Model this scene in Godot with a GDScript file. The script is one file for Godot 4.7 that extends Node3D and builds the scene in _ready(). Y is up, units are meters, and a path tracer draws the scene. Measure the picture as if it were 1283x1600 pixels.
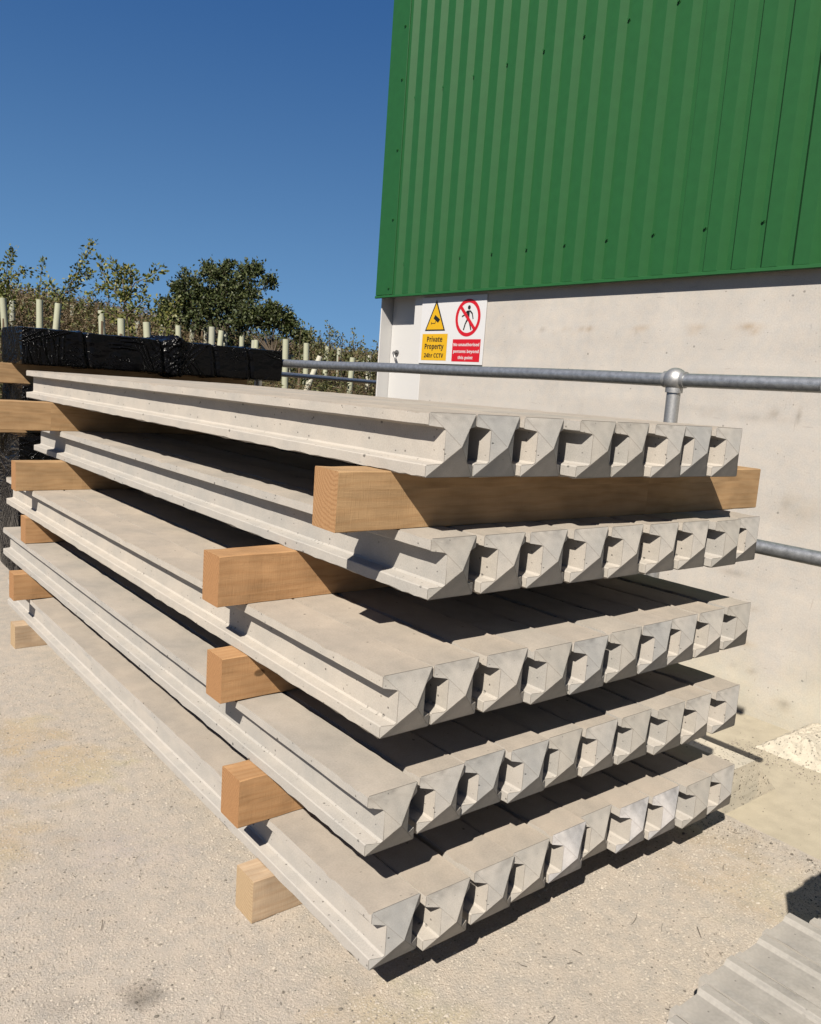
extends Node3D

# ---------------------------------------------------------------- mesh building
class MB:
	var v := PackedVector3Array()
	var n := PackedVector3Array()
	var uv := PackedVector2Array()
	var c := PackedColorArray()
	func tri(a: Vector3, b: Vector3, d: Vector3, nn: Vector3, ua := Vector2.ZERO, ub := Vector2.ZERO, ud := Vector2.ZERO, col := Color.WHITE) -> void:
		v.append(a); uv.append(ua)
		if (b - a).cross(d - a).dot(nn) > 0.0:
			v.append(d); v.append(b); uv.append(ud); uv.append(ub)
		else:
			v.append(b); v.append(d); uv.append(ub); uv.append(ud)
		for i in 3:
			n.append(nn); c.append(col)
	func tri3(a: Vector3, b: Vector3, d: Vector3, na: Vector3, nb: Vector3, nd: Vector3) -> void:
		var flip: bool = (b - a).cross(d - a).dot(na + nb + nd) > 0.0
		v.append(a); n.append(na)
		if flip:
			v.append(d); n.append(nd); v.append(b); n.append(nb)
		else:
			v.append(b); n.append(nb); v.append(d); n.append(nd)
		for i in 3:
			uv.append(Vector2.ZERO); c.append(Color.WHITE)
	func quad(a: Vector3, b: Vector3, d: Vector3, e: Vector3, out: Vector3, u := [], col := Color.WHITE) -> void:
		var nn := (d - a).cross(e - b).normalized()
		if nn.dot(out) < 0.0: nn = -nn
		if nn == Vector3.ZERO: nn = out
		if u.is_empty():
			tri(a, b, d, nn, Vector2.ZERO, Vector2.ZERO, Vector2.ZERO, col); tri(a, d, e, nn, Vector2.ZERO, Vector2.ZERO, Vector2.ZERO, col)
		else:
			tri(a, b, d, nn, u[0], u[1], u[2], col); tri(a, d, e, nn, u[0], u[2], u[3], col)
	func box(lo: Vector3, hi: Vector3, ch := 0.0) -> void:
		# a box with chamfered edges
		var ctr := (lo + hi) / 2.0
		var h := (hi - lo) / 2.0
		for ax in 3:
			var b1 := (ax + 1) % 3
			var b2 := (ax + 2) % 3
			for s in [-1.0, 1.0]:
				var o := Vector3.ZERO; o[ax] = s
				var q := []
				for k in [[-1, -1], [1, -1], [1, 1], [-1, 1]]:
					var p := Vector3.ZERO
					p[ax] = s * h[ax]; p[b1] = k[0] * (h[b1] - ch); p[b2] = k[1] * (h[b2] - ch)
					q.append(ctr + p)
				quad(q[0], q[1], q[2], q[3], o)
			if ch > 0.0:
				for s1 in [-1.0, 1.0]:
					for s2 in [-1.0, 1.0]:
						var p := Vector3.ZERO; p[b1] = s1 * h[b1]; p[b2] = s2 * (h[b2] - ch)
						var r := Vector3.ZERO; r[b1] = s1 * (h[b1] - ch); r[b2] = s2 * h[b2]
						var e := Vector3.ZERO; e[ax] = h[ax] - ch
						var o := Vector3.ZERO; o[b1] = s1; o[b2] = s2
						quad(ctr + p - e, ctr + p + e, ctr + r + e, ctr + r - e, o)
		if ch > 0.0:
			for sx in [-1.0, 1.0]:
				for sy in [-1.0, 1.0]:
					for sz in [-1.0, 1.0]:
						var a := Vector3(sx * h.x, sy * (h.y - ch), sz * (h.z - ch))
						var b := Vector3(sx * (h.x - ch), sy * h.y, sz * (h.z - ch))
						var d := Vector3(sx * (h.x - ch), sy * (h.y - ch), sz * h.z)
						tri(ctr + a, ctr + b, ctr + d, Vector3(sx, sy, sz).normalized())
	func tube(pts: Array, r: float, seg := 16, caps := true, r_end := -1.0) -> void:
		var rings := []
		var norms := []
		for i in pts.size():
			var p: Vector3 = pts[i]
			var a: Vector3 = pts[maxi(i - 1, 0)]
			var b: Vector3 = pts[mini(i + 1, pts.size() - 1)]
			var t := (b - a).normalized()
			var s := t.cross(Vector3.UP if absf(t.y) < 0.9 else Vector3.RIGHT).normalized()
			var w := s.cross(t)
			var rr := r if r_end < 0.0 else lerpf(r, r_end, float(i) / maxf(1.0, pts.size() - 1))
			var ring := []
			var nr := []
			for k in seg:
				var ang := TAU * k / seg
				var d := s * cos(ang) + w * sin(ang)
				ring.append(p + d * rr); nr.append(d)
			rings.append(ring); norms.append(nr)
		for i in pts.size() - 1:
			for k in seg:
				var k2 := (k + 1) % seg
				tri3(rings[i][k], rings[i + 1][k], rings[i + 1][k2], norms[i][k], norms[i + 1][k], norms[i + 1][k2])
				tri3(rings[i][k], rings[i + 1][k2], rings[i][k2], norms[i][k], norms[i + 1][k2], norms[i][k2])
		if caps:
			for e in [0, pts.size() - 1]:
				var o: Vector3 = (pts[e] - pts[1 if e == 0 else e - 1]).normalized()
				for k in seg:
					tri(pts[e], rings[e][k], rings[e][(k + 1) % seg], o)
	func sphere(ctr: Vector3, rad: Vector3, seg := 20, rows := 12) -> void:
		for i in rows:
			for k in seg:
				var q := []
				for w in [[i, k], [i + 1, k], [i + 1, k + 1], [i, k + 1]]:
					var th := PI * float(w[0]) / rows
					var ph := TAU * float(w[1]) / seg
					q.append(Vector3(sin(th) * cos(ph), cos(th), sin(th) * sin(ph)))
				tri3(ctr + q[0] * rad, ctr + q[1] * rad, ctr + q[2] * rad, q[0], q[1], q[2])
				tri3(ctr + q[0] * rad, ctr + q[2] * rad, ctr + q[3] * rad, q[0], q[2], q[3])

func mesh_of(parts: Array) -> ArrayMesh:
	var am := ArrayMesh.new()
	for p in parts:
		var mb: MB = p[0]
		if mb.v.is_empty(): continue
		var arr := []
		arr.resize(Mesh.ARRAY_MAX)
		arr[Mesh.ARRAY_VERTEX] = mb.v
		arr[Mesh.ARRAY_NORMAL] = mb.n
		arr[Mesh.ARRAY_TEX_UV] = mb.uv
		arr[Mesh.ARRAY_COLOR] = mb.c
		am.add_surface_from_arrays(Mesh.PRIMITIVE_TRIANGLES, arr)
		am.surface_set_material(am.get_surface_count() - 1, p[1])
	return am

func obj(called: String, parts: Array, parent: Node = null) -> MeshInstance3D:
	var o := MeshInstance3D.new()
	o.name = called
	o.mesh = mesh_of(parts)
	(parent if parent else self).add_child(o, true)
	return o

var used := {}
func numbered(called: String) -> String:
	var k: int = used.get(called, 0)
	used[called] = k + 1
	return called if k == 0 else "%s_%03d" % [called, k]

func tag(o: Node, label: String, category: String, group := "", kind := "") -> void:
	o.set_meta("label", label)
	if category: o.set_meta("category", category)
	if group: o.set_meta("group", group)
	if kind: o.set_meta("kind", kind)

func thing(called: String, label: String, category: String, at: Vector3, group := "") -> Node3D:
	var o := Node3D.new()
	o.name = numbered(called)
	add_child(o, true)
	o.position = at
	tag(o, label, category, group)
	return o

func single(called: String, parts: Array, label: String, category: String, at := Vector3.ZERO, group := "", kind := "") -> MeshInstance3D:
	var o := MeshInstance3D.new()
	o.name = numbered(called)
	o.mesh = mesh_of(parts)
	add_child(o, true)
	o.position = at
	tag(o, label, category, group, kind)
	return o

# ---------------------------------------------------------------- textures
var rng := RandomNumberGenerator.new()

func noise_bytes(size: int, freq: float, octaves: int, sd: int, cellular := false) -> PackedByteArray:
	var f := FastNoiseLite.new()
	f.seed = sd
	f.frequency = freq
	f.fractal_octaves = octaves
	if octaves <= 1: f.fractal_type = FastNoiseLite.FRACTAL_NONE
	if cellular:
		f.noise_type = FastNoiseLite.TYPE_CELLULAR
		f.cellular_return_type = FastNoiseLite.RETURN_DISTANCE
	else:
		f.noise_type = FastNoiseLite.TYPE_SIMPLEX_SMOOTH
	var im := f.get_seamless_image(size, size, false, false, 0.12, true)
	im.convert(Image.FORMAT_L8)
	return im.get_data()

func image_tex(size_x: int, size_y: int, rgbv: PackedByteArray) -> ImageTexture:
	return ImageTexture.create_from_image(Image.create_from_data(size_x, size_y, false, Image.FORMAT_RGB8, rgbv))

func grey_tex(size_x: int, size_y: int, g: PackedByteArray) -> ImageTexture:
	return ImageTexture.create_from_image(Image.create_from_data(size_x, size_y, false, Image.FORMAT_L8, g))

func srgb8(x: float) -> int:
	var s := clampf(x, 0.0, 1.0)
	s = 12.92 * s if s < 0.0031308 else 1.055 * pow(s, 1.0 / 2.4) - 0.055
	return int(s * 255.0 + 0.5)

func lut(base: Color) -> Array:
	# for 256 brightness factors 0..2 the sRGB bytes of base * factor
	var out := []
	for ch in 3:
		var a := PackedByteArray()
		a.resize(256)
		for i in 256: a[i] = srgb8(base[ch] * i / 128.0)
		out.append(a)
	return out

func dots(f: PackedFloat32Array, size: int, count: int, r0: float, r1: float, amount: float, stretch := 1.0) -> void:
	for k in count:
		var cx := rng.randi_range(0, size - 1)
		var cy := rng.randi_range(0, size - 1)
		var r := rng.randf_range(r0, r1)
		if rng.randf() < 0.12: r *= 1.8
		var ry := r * rng.randf_range(0.55, 1.0) * stretch
		var R := int(ceil(maxf(r, ry)))
		for dy in range(-R, R + 1):
			for dx in range(-R, R + 1):
				var d := Vector2(dx / r, dy / ry).length()
				if d < 1.0:
					var i: int = posmod(cy + dy, size) * size + posmod(cx + dx, size)
					f[i] = maxf(f[i], amount * clampf((1.0 - d) * 2.5, 0.0, 1.0))

func concrete_textures(size: int, sd: int, holes: int, blotch: float, r0 := 0.8, r1 := 2.0) -> Array:
	rng.seed = sd
	var n1 := noise_bytes(size, 0.006, 4, sd)
	var n2 := noise_bytes(size, 0.03, 3, sd + 1)
	var n3 := noise_bytes(size, 0.25, 2, sd + 2)
	var hol := PackedFloat32Array()
	hol.resize(size * size)
	dots(hol, size, holes, r0, r1, 1.0)
	var alb := PackedByteArray(); alb.resize(size * size * 3)
	var hgt := PackedByteArray(); hgt.resize(size * size)
	var L := lut(Color(0.5, 0.5, 0.5))
	for i in size * size:
		var a := (n1[i] - 128) / 128.0
		var b := (n2[i] - 128) / 128.0
		var d := (n3[i] - 128) / 128.0
		var s := 1.0 + blotch * a + blotch * 0.5 * b + 0.10 * d
		s *= 1.0 - 0.68 * hol[i]
		var w := 0.02 * a
		alb[i * 3] = L[0][clampi(int((s + w) * 128.0), 0, 255)]
		alb[i * 3 + 1] = L[1][clampi(int(s * 128.0), 0, 255)]
		alb[i * 3 + 2] = L[2][clampi(int((s - w) * 128.0), 0, 255)]
		hgt[i] = clampi(int(150 + 14 * b + 16 * d - 130 * hol[i]), 0, 255)
	return [image_tex(size, size, alb), grey_tex(size, size, hgt)]

func mat(col: Color, rough := 0.9) -> StandardMaterial3D:
	# col is a linear base colour
	var m := StandardMaterial3D.new()
	m.albedo_color = Color(col.r * 0.87, col.g * 0.87, col.b * 0.87, col.a).linear_to_srgb()
	m.roughness = rough
	m.metallic_specular = 0.4
	return m

func textured(tex: Array, col: Color, metres: float, world: bool, relief: float, rough := 0.92, off := Vector3.ZERO) -> StandardMaterial3D:
	# tex holds an albedo texture around 0.5 and a height texture; col is the linear colour that 0.5 stands for
	var m := mat(Color(minf(col.r * 2.0, 1.0), minf(col.g * 2.0, 1.0), minf(col.b * 2.0, 1.0)), rough)
	m.albedo_texture = tex[0]
	m.uv1_triplanar = true
	m.uv1_world_triplanar = world
	m.uv1_triplanar_sharpness = 8.0
	m.uv1_scale = Vector3.ONE / metres
	m.uv1_offset = off
	if relief > 0.0:
		m.heightmap_enabled = true
		m.heightmap_texture = tex[1]
		m.heightmap_scale = relief
	return m

func timber_textures(sd: int, knots: int) -> Array:
	var W := 1024
	var H := 128
	rng.seed = sd
	var f := FastNoiseLite.new(); f.seed = sd; f.frequency = 1.0; f.fractal_octaves = 3
	var kn := []
	for k in knots: kn.append([rng.randf_range(40, W - 40), rng.randf_range(16, H - 16), rng.randf_range(7, 12)])
	var alb := PackedByteArray(); alb.resize(W * H * 3)
	var hgt := PackedByteArray(); hgt.resize(W * H)
	var L := lut(Color(0.50, 0.36, 0.225))
	for y in H:
		for x in W:
			var yy := float(y) + 5.0 * f.get_noise_2d(x * 0.004, y * 0.02)
			var kd := 0.0
			for k in kn:
				var d: float = Vector2((x - k[0]) / 1.6, y - k[1]).length() / k[2]
				if d < 4.0: yy += signf(y - k[1]) * 7.0 * exp(-d * d * 0.35)
				if d < 1.1: kd = maxf(kd, clampf((1.1 - d) * 3.0, 0.0, 1.0))
			var ring := 0.5 + 0.5 * sin(yy * 0.34 + 6.0 * f.get_noise_2d(x * 0.002 + 9.0, yy * 0.012))
			ring = pow(ring, 2.2)
			var fibre := f.get_noise_2d(x * 0.012, y * 0.55)
			var saw := f.get_noise_2d(x * 0.33, y * 0.02 + 40.0)
			var cloud := f.get_noise_2d(x * 0.006 + 70.0, y * 0.014)
			var s := 1.0 - 0.07 * ring + 0.10 * fibre + 0.035 * saw + 0.28 * cloud - 0.6 * kd
			var i := y * W + x
			var q := clampi(int(s * 128.0), 12, 255)
			alb[i * 3] = L[0][q]; alb[i * 3 + 1] = L[1][clampi(q - int(5.0 * ring), 0, 255)]; alb[i * 3 + 2] = L[2][clampi(q - int(9.0 * ring), 0, 255)]
			hgt[i] = clampi(int(128 + 60 * fibre + 60 * saw - 18 * ring), 0, 255)
	return [image_tex(W, H, alb), grey_tex(W, H, hgt)]

func end_grain_textures(sd: int, cx: float, cy: float) -> Array:
	var S := 128
	var f := FastNoiseLite.new(); f.seed = sd; f.frequency = 1.0; f.fractal_octaves = 3
	var alb := PackedByteArray(); alb.resize(S * S * 3)
	var hgt := PackedByteArray(); hgt.resize(S * S)
	var L := lut(Color(0.46, 0.33, 0.21))
	for y in S:
		for x in S:
			var p := Vector2(x - cx, y - cy)
			var d := p.length() + 4.0 * f.get_noise_2d(x * 0.02, y * 0.02)
			var ring := pow(0.5 + 0.5 * sin(d * 0.62), 2.0)
			var ray := f.get_noise_2d(atan2(p.y, p.x) * 60.0, d * 0.02)
			var g := f.get_noise_2d(x * 0.5, y * 0.5 + 90.0)
			var s := 1.0 - 0.17 * ring + 0.16 * ray + 0.2 * g
			var i := y * S + x
			var q := clampi(int(s * 128.0), 10, 255)
			alb[i * 3] = L[0][q]; alb[i * 3 + 1] = L[1][clampi(q - int(7.0 * ring), 0, 255)]; alb[i * 3 + 2] = L[2][clampi(q - int(12.0 * ring), 0, 255)]
			hgt[i] = clampi(int(128 + 80 * g - 20 * ring), 0, 255)
	return [image_tex(S, S, alb), grey_tex(S, S, hgt)]

func ground_textures() -> Array:
	var S := 1024
	var cell := noise_bytes(S, 0.12, 1, 31, true)
	var cell2 := noise_bytes(S, 0.27, 1, 36, true)
	var n1 := noise_bytes(S, 0.012, 4, 32)
	var n2 := noise_bytes(S, 0.34, 2, 33)
	var n3 := noise_bytes(S, 0.045, 2, 34)
	rng.seed = 35
	var dark := PackedFloat32Array(); dark.resize(S * S)
	dots(dark, S, 260, 0.8, 2.2, 1.0)
	var pale := PackedFloat32Array(); pale.resize(S * S)
	dots(pale, S, 500, 1.0, 2.6, 1.0)
	var alb := PackedByteArray(); alb.resize(S * S * 3)
	var hgt := PackedByteArray(); hgt.resize(S * S)
	var L := lut(Color(0.5, 0.5, 0.5))
	for i in S * S:
		var a := (n1[i] - 128) / 128.0
		var b := (n2[i] - 128) / 128.0
		var m := (n3[i] - 128) / 128.0
		var ce := 0.5 * cell[i] / 255.0 + 0.5 * cell2[i] / 255.0 + 0.10 * m
		var s := 1.0 + 0.10 * a + 0.13 * b + 0.05 * m + 0.50 * (0.36 - ce)
		s *= 1.0 - 0.45 * dark[i] + 0.18 * pale[i]
		var w := 0.03 * a
		alb[i * 3] = L[0][clampi(int((s + w) * 128.0), 0, 255)]
		alb[i * 3 + 1] = L[1][clampi(int(s * 128.0), 0, 255)]
		alb[i * 3 + 2] = L[2][clampi(int((s - w) * 128.0), 0, 255)]
		hgt[i] = clampi(int(120 + 120.0 * (0.4 - ce) + 34 * b + 22 * m + 30 * pale[i] - 30 * dark[i]), 0, 255)
	return [image_tex(S, S, alb), grey_tex(S, S, hgt)]

func wall_textures() -> Array:
	var S := 1024
	var n1 := noise_bytes(S, 0.005, 4, 51)
	var n2 := noise_bytes(S, 0.03, 3, 52)
	var n3 := noise_bytes(S, 0.22, 2, 53)
	rng.seed = 54
	var hol := PackedFloat32Array(); hol.resize(S * S)
	dots(hol, S, 320, 0.7, 1.9, 0.9)
	# short dark scuffs, along the wall and down it
	for k in 110:
		var cx := rng.randi_range(0, S - 1)
		var cy := rng.randi_range(0, S - 1)
		var ln := rng.randi_range(6, 34)
		var down := rng.randf() < 0.35
		var st := rng.randf_range(0.10, 0.4)
		var slope := rng.randf_range(-0.15, 0.15)
		for t in ln:
			var fade := st * sin(PI * (t + 0.5) / ln)
			for wd in 2:
				var px := cx + (int(t * slope) + wd if down else t)
				var py := cy + (t if down else int(t * slope) + wd)
				var i: int = posmod(py, S) * S + posmod(px, S)
				hol[i] = maxf(hol[i], fade)
	var alb := PackedByteArray(); alb.resize(S * S * 3)
	var hgt := PackedByteArray(); hgt.resize(S * S)
	var L := lut(Color(0.5, 0.5, 0.5))
	for y in S:
		for x in S:
			var i := y * S + x
			var a := (n1[i] - 128) / 128.0
			var b := (n2[i] - 128) / 128.0
			var d := (n3[i] - 128) / 128.0
			var st := (n1[posmod(y * 3, S) * S + (x >> 3)] - 128) / 128.0
			var s := 1.0 + 0.06 * a + 0.035 * b + 0.09 * d + 0.05 * st
			s *= 1.0 - 0.5 * hol[i]
			var w := 0.025 * b
			alb[i * 3] = L[0][clampi(int((s + w) * 128.0), 0, 255)]
			alb[i * 3 + 1] = L[1][clampi(int(s * 128.0), 0, 255)]
			alb[i * 3 + 2] = L[2][clampi(int((s - w) * 128.0), 0, 255)]
			hgt[i] = clampi(int(140 + 20 * b + 14 * d - 90 * hol[i]), 0, 255)
	return [image_tex(S, S, alb), grey_tex(S, S, hgt)]

func wrinkle_image() -> Image:
	# pulled folds of stretch film: fans of fine parallel ridges and a few crumpled spots
	var W := 512
	var H := 256
	rng.seed = 404
	var h := PackedFloat32Array(); h.resize(W * H)
	var base := FastNoiseLite.new(); base.seed = 7; base.frequency = 0.02; base.fractal_octaves = 3
	for y in H:
		for x in W: h[y * W + x] = 0.30 + 0.10 * base.get_noise_2d(x, y * 2.0)
	for g in 46:
		var c := Vector2(rng.randf_range(0, W), rng.randf_range(0, H))
		var ang := rng.randfn() * 0.5 + (0.0 if rng.randf() < 0.6 else 1.0)
		var n := rng.randi_range(5, 13)
		var ln := rng.randf_range(30, 150)
		var gap := rng.randf_range(3.5, 7.0)
		var fan := rng.randf_range(-0.035, 0.035)
		for k in n:
			var a := ang + fan * (k - n / 2.0)
			var p := c + Vector2.from_angle(ang + PI / 2) * gap * (k - n / 2.0) + Vector2.from_angle(ang) * rng.randf_range(-12, 12)
			var amp := rng.randf_range(0.15, 0.6)
			var bend := rng.randf_range(-0.004, 0.004)
			var steps := int(ln * 1.6)
			for t in steps:
				var fade := sin(PI * t / steps) * amp
				p += Vector2.from_angle(a) * 0.625
				a += bend
				for dy in range(-1, 2):
					for dx in range(-1, 2):
						var i: int = posmod(int(p.y) + dy, H) * W + posmod(int(p.x) + dx, W)
						h[i] = maxf(h[i], 0.3 + fade * (1.0 if dx == 0 and dy == 0 else 0.6))
	for g in 12:
		var c := Vector2(rng.randf_range(0, W), rng.randf_range(0, H))
		for k in 60:
			var q := c + Vector2(rng.randfn() * 13.0, rng.randfn() * 9.0)
			for t in rng.randi_range(2, 7):
				var i: int = posmod(int(q.y + t * 0.5), H) * W + posmod(int(q.x) + t, W)
				h[i] = rng.randf_range(0.2, 0.9)
	var out := PackedByteArray(); out.resize(W * H)
	for i in W * H: out[i] = clampi(int(h[i] * 255.0), 0, 255)
	return Image.create_from_data(W, H, false, Image.FORMAT_L8, out)

func soft_textures(sd: int, f1: float, f2: float, amount: float) -> Array:
	var S := 512
	var n1 := noise_bytes(S, f1, 4, sd)
	var n2 := noise_bytes(S, f2, 2, sd + 1)
	var alb := PackedByteArray(); alb.resize(S * S * 3)
	var hgt := PackedByteArray(); hgt.resize(S * S)
	for i in S * S:
		var s := 0.5 * (1.0 + amount * ((n1[i] - 128) / 128.0 + 0.5 * (n2[i] - 128) / 128.0))
		var q := srgb8(s)
		alb[i * 3] = q; alb[i * 3 + 1] = q; alb[i * 3 + 2] = q
		hgt[i] = clampi(int(n1[i] * 0.5 + n2[i] * 0.5), 0, 255)
	return [image_tex(S, S, alb), grey_tex(S, S, hgt)]

# ---------------------------------------------------------------- concrete posts
const PW := 0.0976
const PH := 0.1
const PL := 2.335
const TIP := 0.0255
var shaft_meshes := []
var tip_meshes := []

func post_profile(sd: int, deep := 0.0235) -> PackedVector2Array:
	var r := RandomNumberGenerator.new(); r.seed = sd
	var c := 0.0022
	var s := deep + r.randf_range(-0.0015, 0.0015)
	var e := r.randf_range(-0.001, 0.001)
	var left := [Vector2(c * 1.2, 0), Vector2(0, c), Vector2(0, 0.0188 + e), Vector2(0.0016, 0.0205 + e), Vector2(s - 0.003, 0.0228), Vector2(s, 0.026),
		Vector2(s, 0.0755), Vector2(s - 0.0025, 0.0778), Vector2(0.0014, 0.0802 + e), Vector2(0, 0.0816 + e), Vector2(0, PH - c), Vector2(c, PH)]
	var out := PackedVector2Array()
	for p in left: out.append(p)
	for i in range(left.size() - 1, -1, -1): out.append(Vector2(PW - left[i].x, left[i].y))
	return out

func tip_z(p: Vector2) -> float:
	return TIP * maxf(0.0, minf(minf(2.0 * p.x / PW, 2.0 * (PW - p.x) / PW), minf(2.0 * p.y / PH, 2.0 * (PH - p.y) / PH)))

func make_post_meshes(sd: int, deep := 0.0235) -> void:
	var prof := post_profile(sd, deep)
	# split the outline where the diagonals of the pointed end cross it
	var pts := []
	for i in prof.size():
		var a := prof[i]
		var b := prof[(i + 1) % prof.size()]
		var ts := [0.0]
		for dg in 2:
			var fa := a.x / PW - (a.y / PH if dg == 0 else 1.0 - a.y / PH)
			var fb := b.x / PW - (b.y / PH if dg == 0 else 1.0 - b.y / PH)
			if fa * fb < 0.0: ts.append(fa / (fa - fb))
		ts.sort()
		for t in ts: pts.append([a.lerp(b, t), (b - a).normalized()])
	var f := FastNoiseLite.new(); f.seed = sd * 17 + 3; f.frequency = 1.0; f.fractal_octaves = 3
	var body := MB.new()
	var top := MB.new()
	var rows := 72
	var zs := []
	for k in rows + 1: zs.append(-PL * pow(float(k) / rows, 1.35))
	var grid := []
	for i in pts.size():
		var p: Vector2 = pts[i][0]
		var col := []
		for k in rows + 1:
			var z: float = zs[k] if k > 0 else tip_z(p)
			var amp := 0.0 if k == 0 else 0.0007
			var j := Vector2(f.get_noise_2d(z * 9.0, i * 3.1), f.get_noise_2d(z * 9.0 + 50.0, i * 3.1)) * amp
			if k > 0 and p.y < 0.003:   # ragged fins of cement paste along the underside
				j.y += minf(0.0, f.get_noise_2d(z * 60.0, i * 0.3 + 20.0)) * 0.0045
			if k > 0 and p.y > PH - 0.004:
				var chip := f.get_noise_2d(z * 22.0, i * 0.2 + 70.0)
				if chip > 0.22: j.y -= (chip - 0.22) * 0.014
			col.append(Vector3(p.x + j.x, p.y + j.y, z))
		grid.append(col)
	for i in pts.size():
		var i2 := (i + 1) % pts.size()
		var d: Vector2 = pts[i][1]
		if d == Vector2.ZERO: continue
		var nn := Vector3(-d.y, d.x, 0)
		var mid: Vector2 = (pts[i][0] + pts[i2][0]) / 2.0
		var m: MB = top if (absf(nn.y) > 0.7 and mid.y > PH - 0.003) else body
		if absf(nn.y) > 0.7 and mid.y > PH - 0.003: nn = Vector3.UP
		# outward: the outline runs up the left side, so the outside is on its left
		for k in rows:
			var a: Vector3 = grid[i][k]; var b: Vector3 = grid[i][k + 1]; var e: Vector3 = grid[i2][k + 1]; var g: Vector3 = grid[i2][k]
			m.tri(a, b, e, nn); m.tri(a, e, g, nn)
	# far end, flat
	var idx := Geometry2D.triangulate_polygon(prof)
	for t in range(0, idx.size(), 3):
		body.tri(Vector3(prof[idx[t]].x, prof[idx[t]].y, -PL), Vector3(prof[idx[t + 1]].x, prof[idx[t + 1]].y, -PL), Vector3(prof[idx[t + 2]].x, prof[idx[t + 2]].y, -PL), Vector3(0, 0, -1))
	shaft_meshes.append([body, top])
	# the pointed end: the outline cut by the four slopes of a pyramid
	var tip := MB.new()
	var c := Vector2(PW / 2, PH / 2)
	var cor := [Vector2(0, 0), Vector2(PW, 0), Vector2(PW, PH), Vector2(0, PH)]
	for q in 4:
		var wedge := PackedVector2Array([cor[q], cor[(q + 1) % 4], c])
		var a3 := Vector3(cor[q].x, cor[q].y, 0)
		var b3 := Vector3(cor[(q + 1) % 4].x, cor[(q + 1) % 4].y, 0)
		var nn := (b3 - a3).cross(Vector3(c.x, c.y, TIP) - a3).normalized()
		if nn.z < 0: nn = -nn
		for poly in Geometry2D.intersect_polygons(prof, wedge):
			var ix := Geometry2D.triangulate_polygon(poly)
			for t in range(0, ix.size(), 3):
				var vv := []
				for w in 3:
					var p: Vector2 = poly[ix[t + w]]
					vv.append(Vector3(p.x, p.y, tip_z(p)))
				_weathered(tip, vv[0], vv[1], vv[2], nn, f, 3)
	# dark lines along the edges of the end, seams up its four ridges
	var edge_line := Color(0.60, 0.58, 0.56)
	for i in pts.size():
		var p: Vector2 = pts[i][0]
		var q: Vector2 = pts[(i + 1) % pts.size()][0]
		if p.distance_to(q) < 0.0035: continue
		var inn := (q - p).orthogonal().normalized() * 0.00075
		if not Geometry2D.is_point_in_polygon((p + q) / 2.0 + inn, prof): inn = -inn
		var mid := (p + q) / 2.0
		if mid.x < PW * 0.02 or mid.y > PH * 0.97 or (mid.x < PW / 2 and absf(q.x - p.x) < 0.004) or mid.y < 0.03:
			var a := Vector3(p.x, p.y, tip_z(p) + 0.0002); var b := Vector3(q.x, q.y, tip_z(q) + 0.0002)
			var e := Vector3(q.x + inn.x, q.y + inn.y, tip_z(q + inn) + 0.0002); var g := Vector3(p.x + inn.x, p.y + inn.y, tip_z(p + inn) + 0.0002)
			var col := edge_line if mid.y < PH * 0.97 else Color(0.48, 0.46, 0.44)  # top edge darker still: the shade of a thin gap painted in
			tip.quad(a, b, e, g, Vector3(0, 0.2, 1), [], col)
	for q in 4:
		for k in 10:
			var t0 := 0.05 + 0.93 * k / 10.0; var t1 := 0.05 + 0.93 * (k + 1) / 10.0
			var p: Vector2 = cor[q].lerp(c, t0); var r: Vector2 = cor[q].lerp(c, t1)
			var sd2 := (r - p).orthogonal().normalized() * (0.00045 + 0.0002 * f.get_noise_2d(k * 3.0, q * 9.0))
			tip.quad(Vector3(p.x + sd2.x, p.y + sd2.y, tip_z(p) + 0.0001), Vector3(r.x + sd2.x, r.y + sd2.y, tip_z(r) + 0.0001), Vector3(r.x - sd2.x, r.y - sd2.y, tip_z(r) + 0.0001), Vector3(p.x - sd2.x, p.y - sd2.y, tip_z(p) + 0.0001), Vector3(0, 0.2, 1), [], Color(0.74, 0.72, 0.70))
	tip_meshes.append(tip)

func _weathered(mb: MB, a: Vector3, b: Vector3, d: Vector3, nn: Vector3, f: FastNoiseLite, depth: int) -> void:
	if depth > 0:
		var ab := (a + b) / 2.0; var bd := (b + d) / 2.0; var da := (d + a) / 2.0
		_weathered(mb, a, ab, da, nn, f, depth - 1); _weathered(mb, ab, b, bd, nn, f, depth - 1)
		_weathered(mb, da, bd, d, nn, f, depth - 1); _weathered(mb, ab, bd, da, nn, f, depth - 1)
		return
	var at := mb.v.size()
	mb.tri(a, b, d, nn)
	for k in 3:
		var p := mb.v[at + k]
		var top := smoothstep(0.074, 0.1, p.y) * clampf(0.25 + 1.3 * f.get_noise_3d(p.x * 45.0, p.y * 60.0, 7.0), 0.0, 1.0)
		var blot := f.get_noise_3d(p.x * 22.0, p.y * 22.0, p.z * 22.0)
		var s := 1.0 + 0.10 * blot - 0.36 * top
		mb.c[at + k] = Color(s, s * (1.0 - 0.01 * blot), s * (1.0 - 0.02 * blot))

var body_mats := []
var top_mats := []
var tip_mats := []

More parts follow.
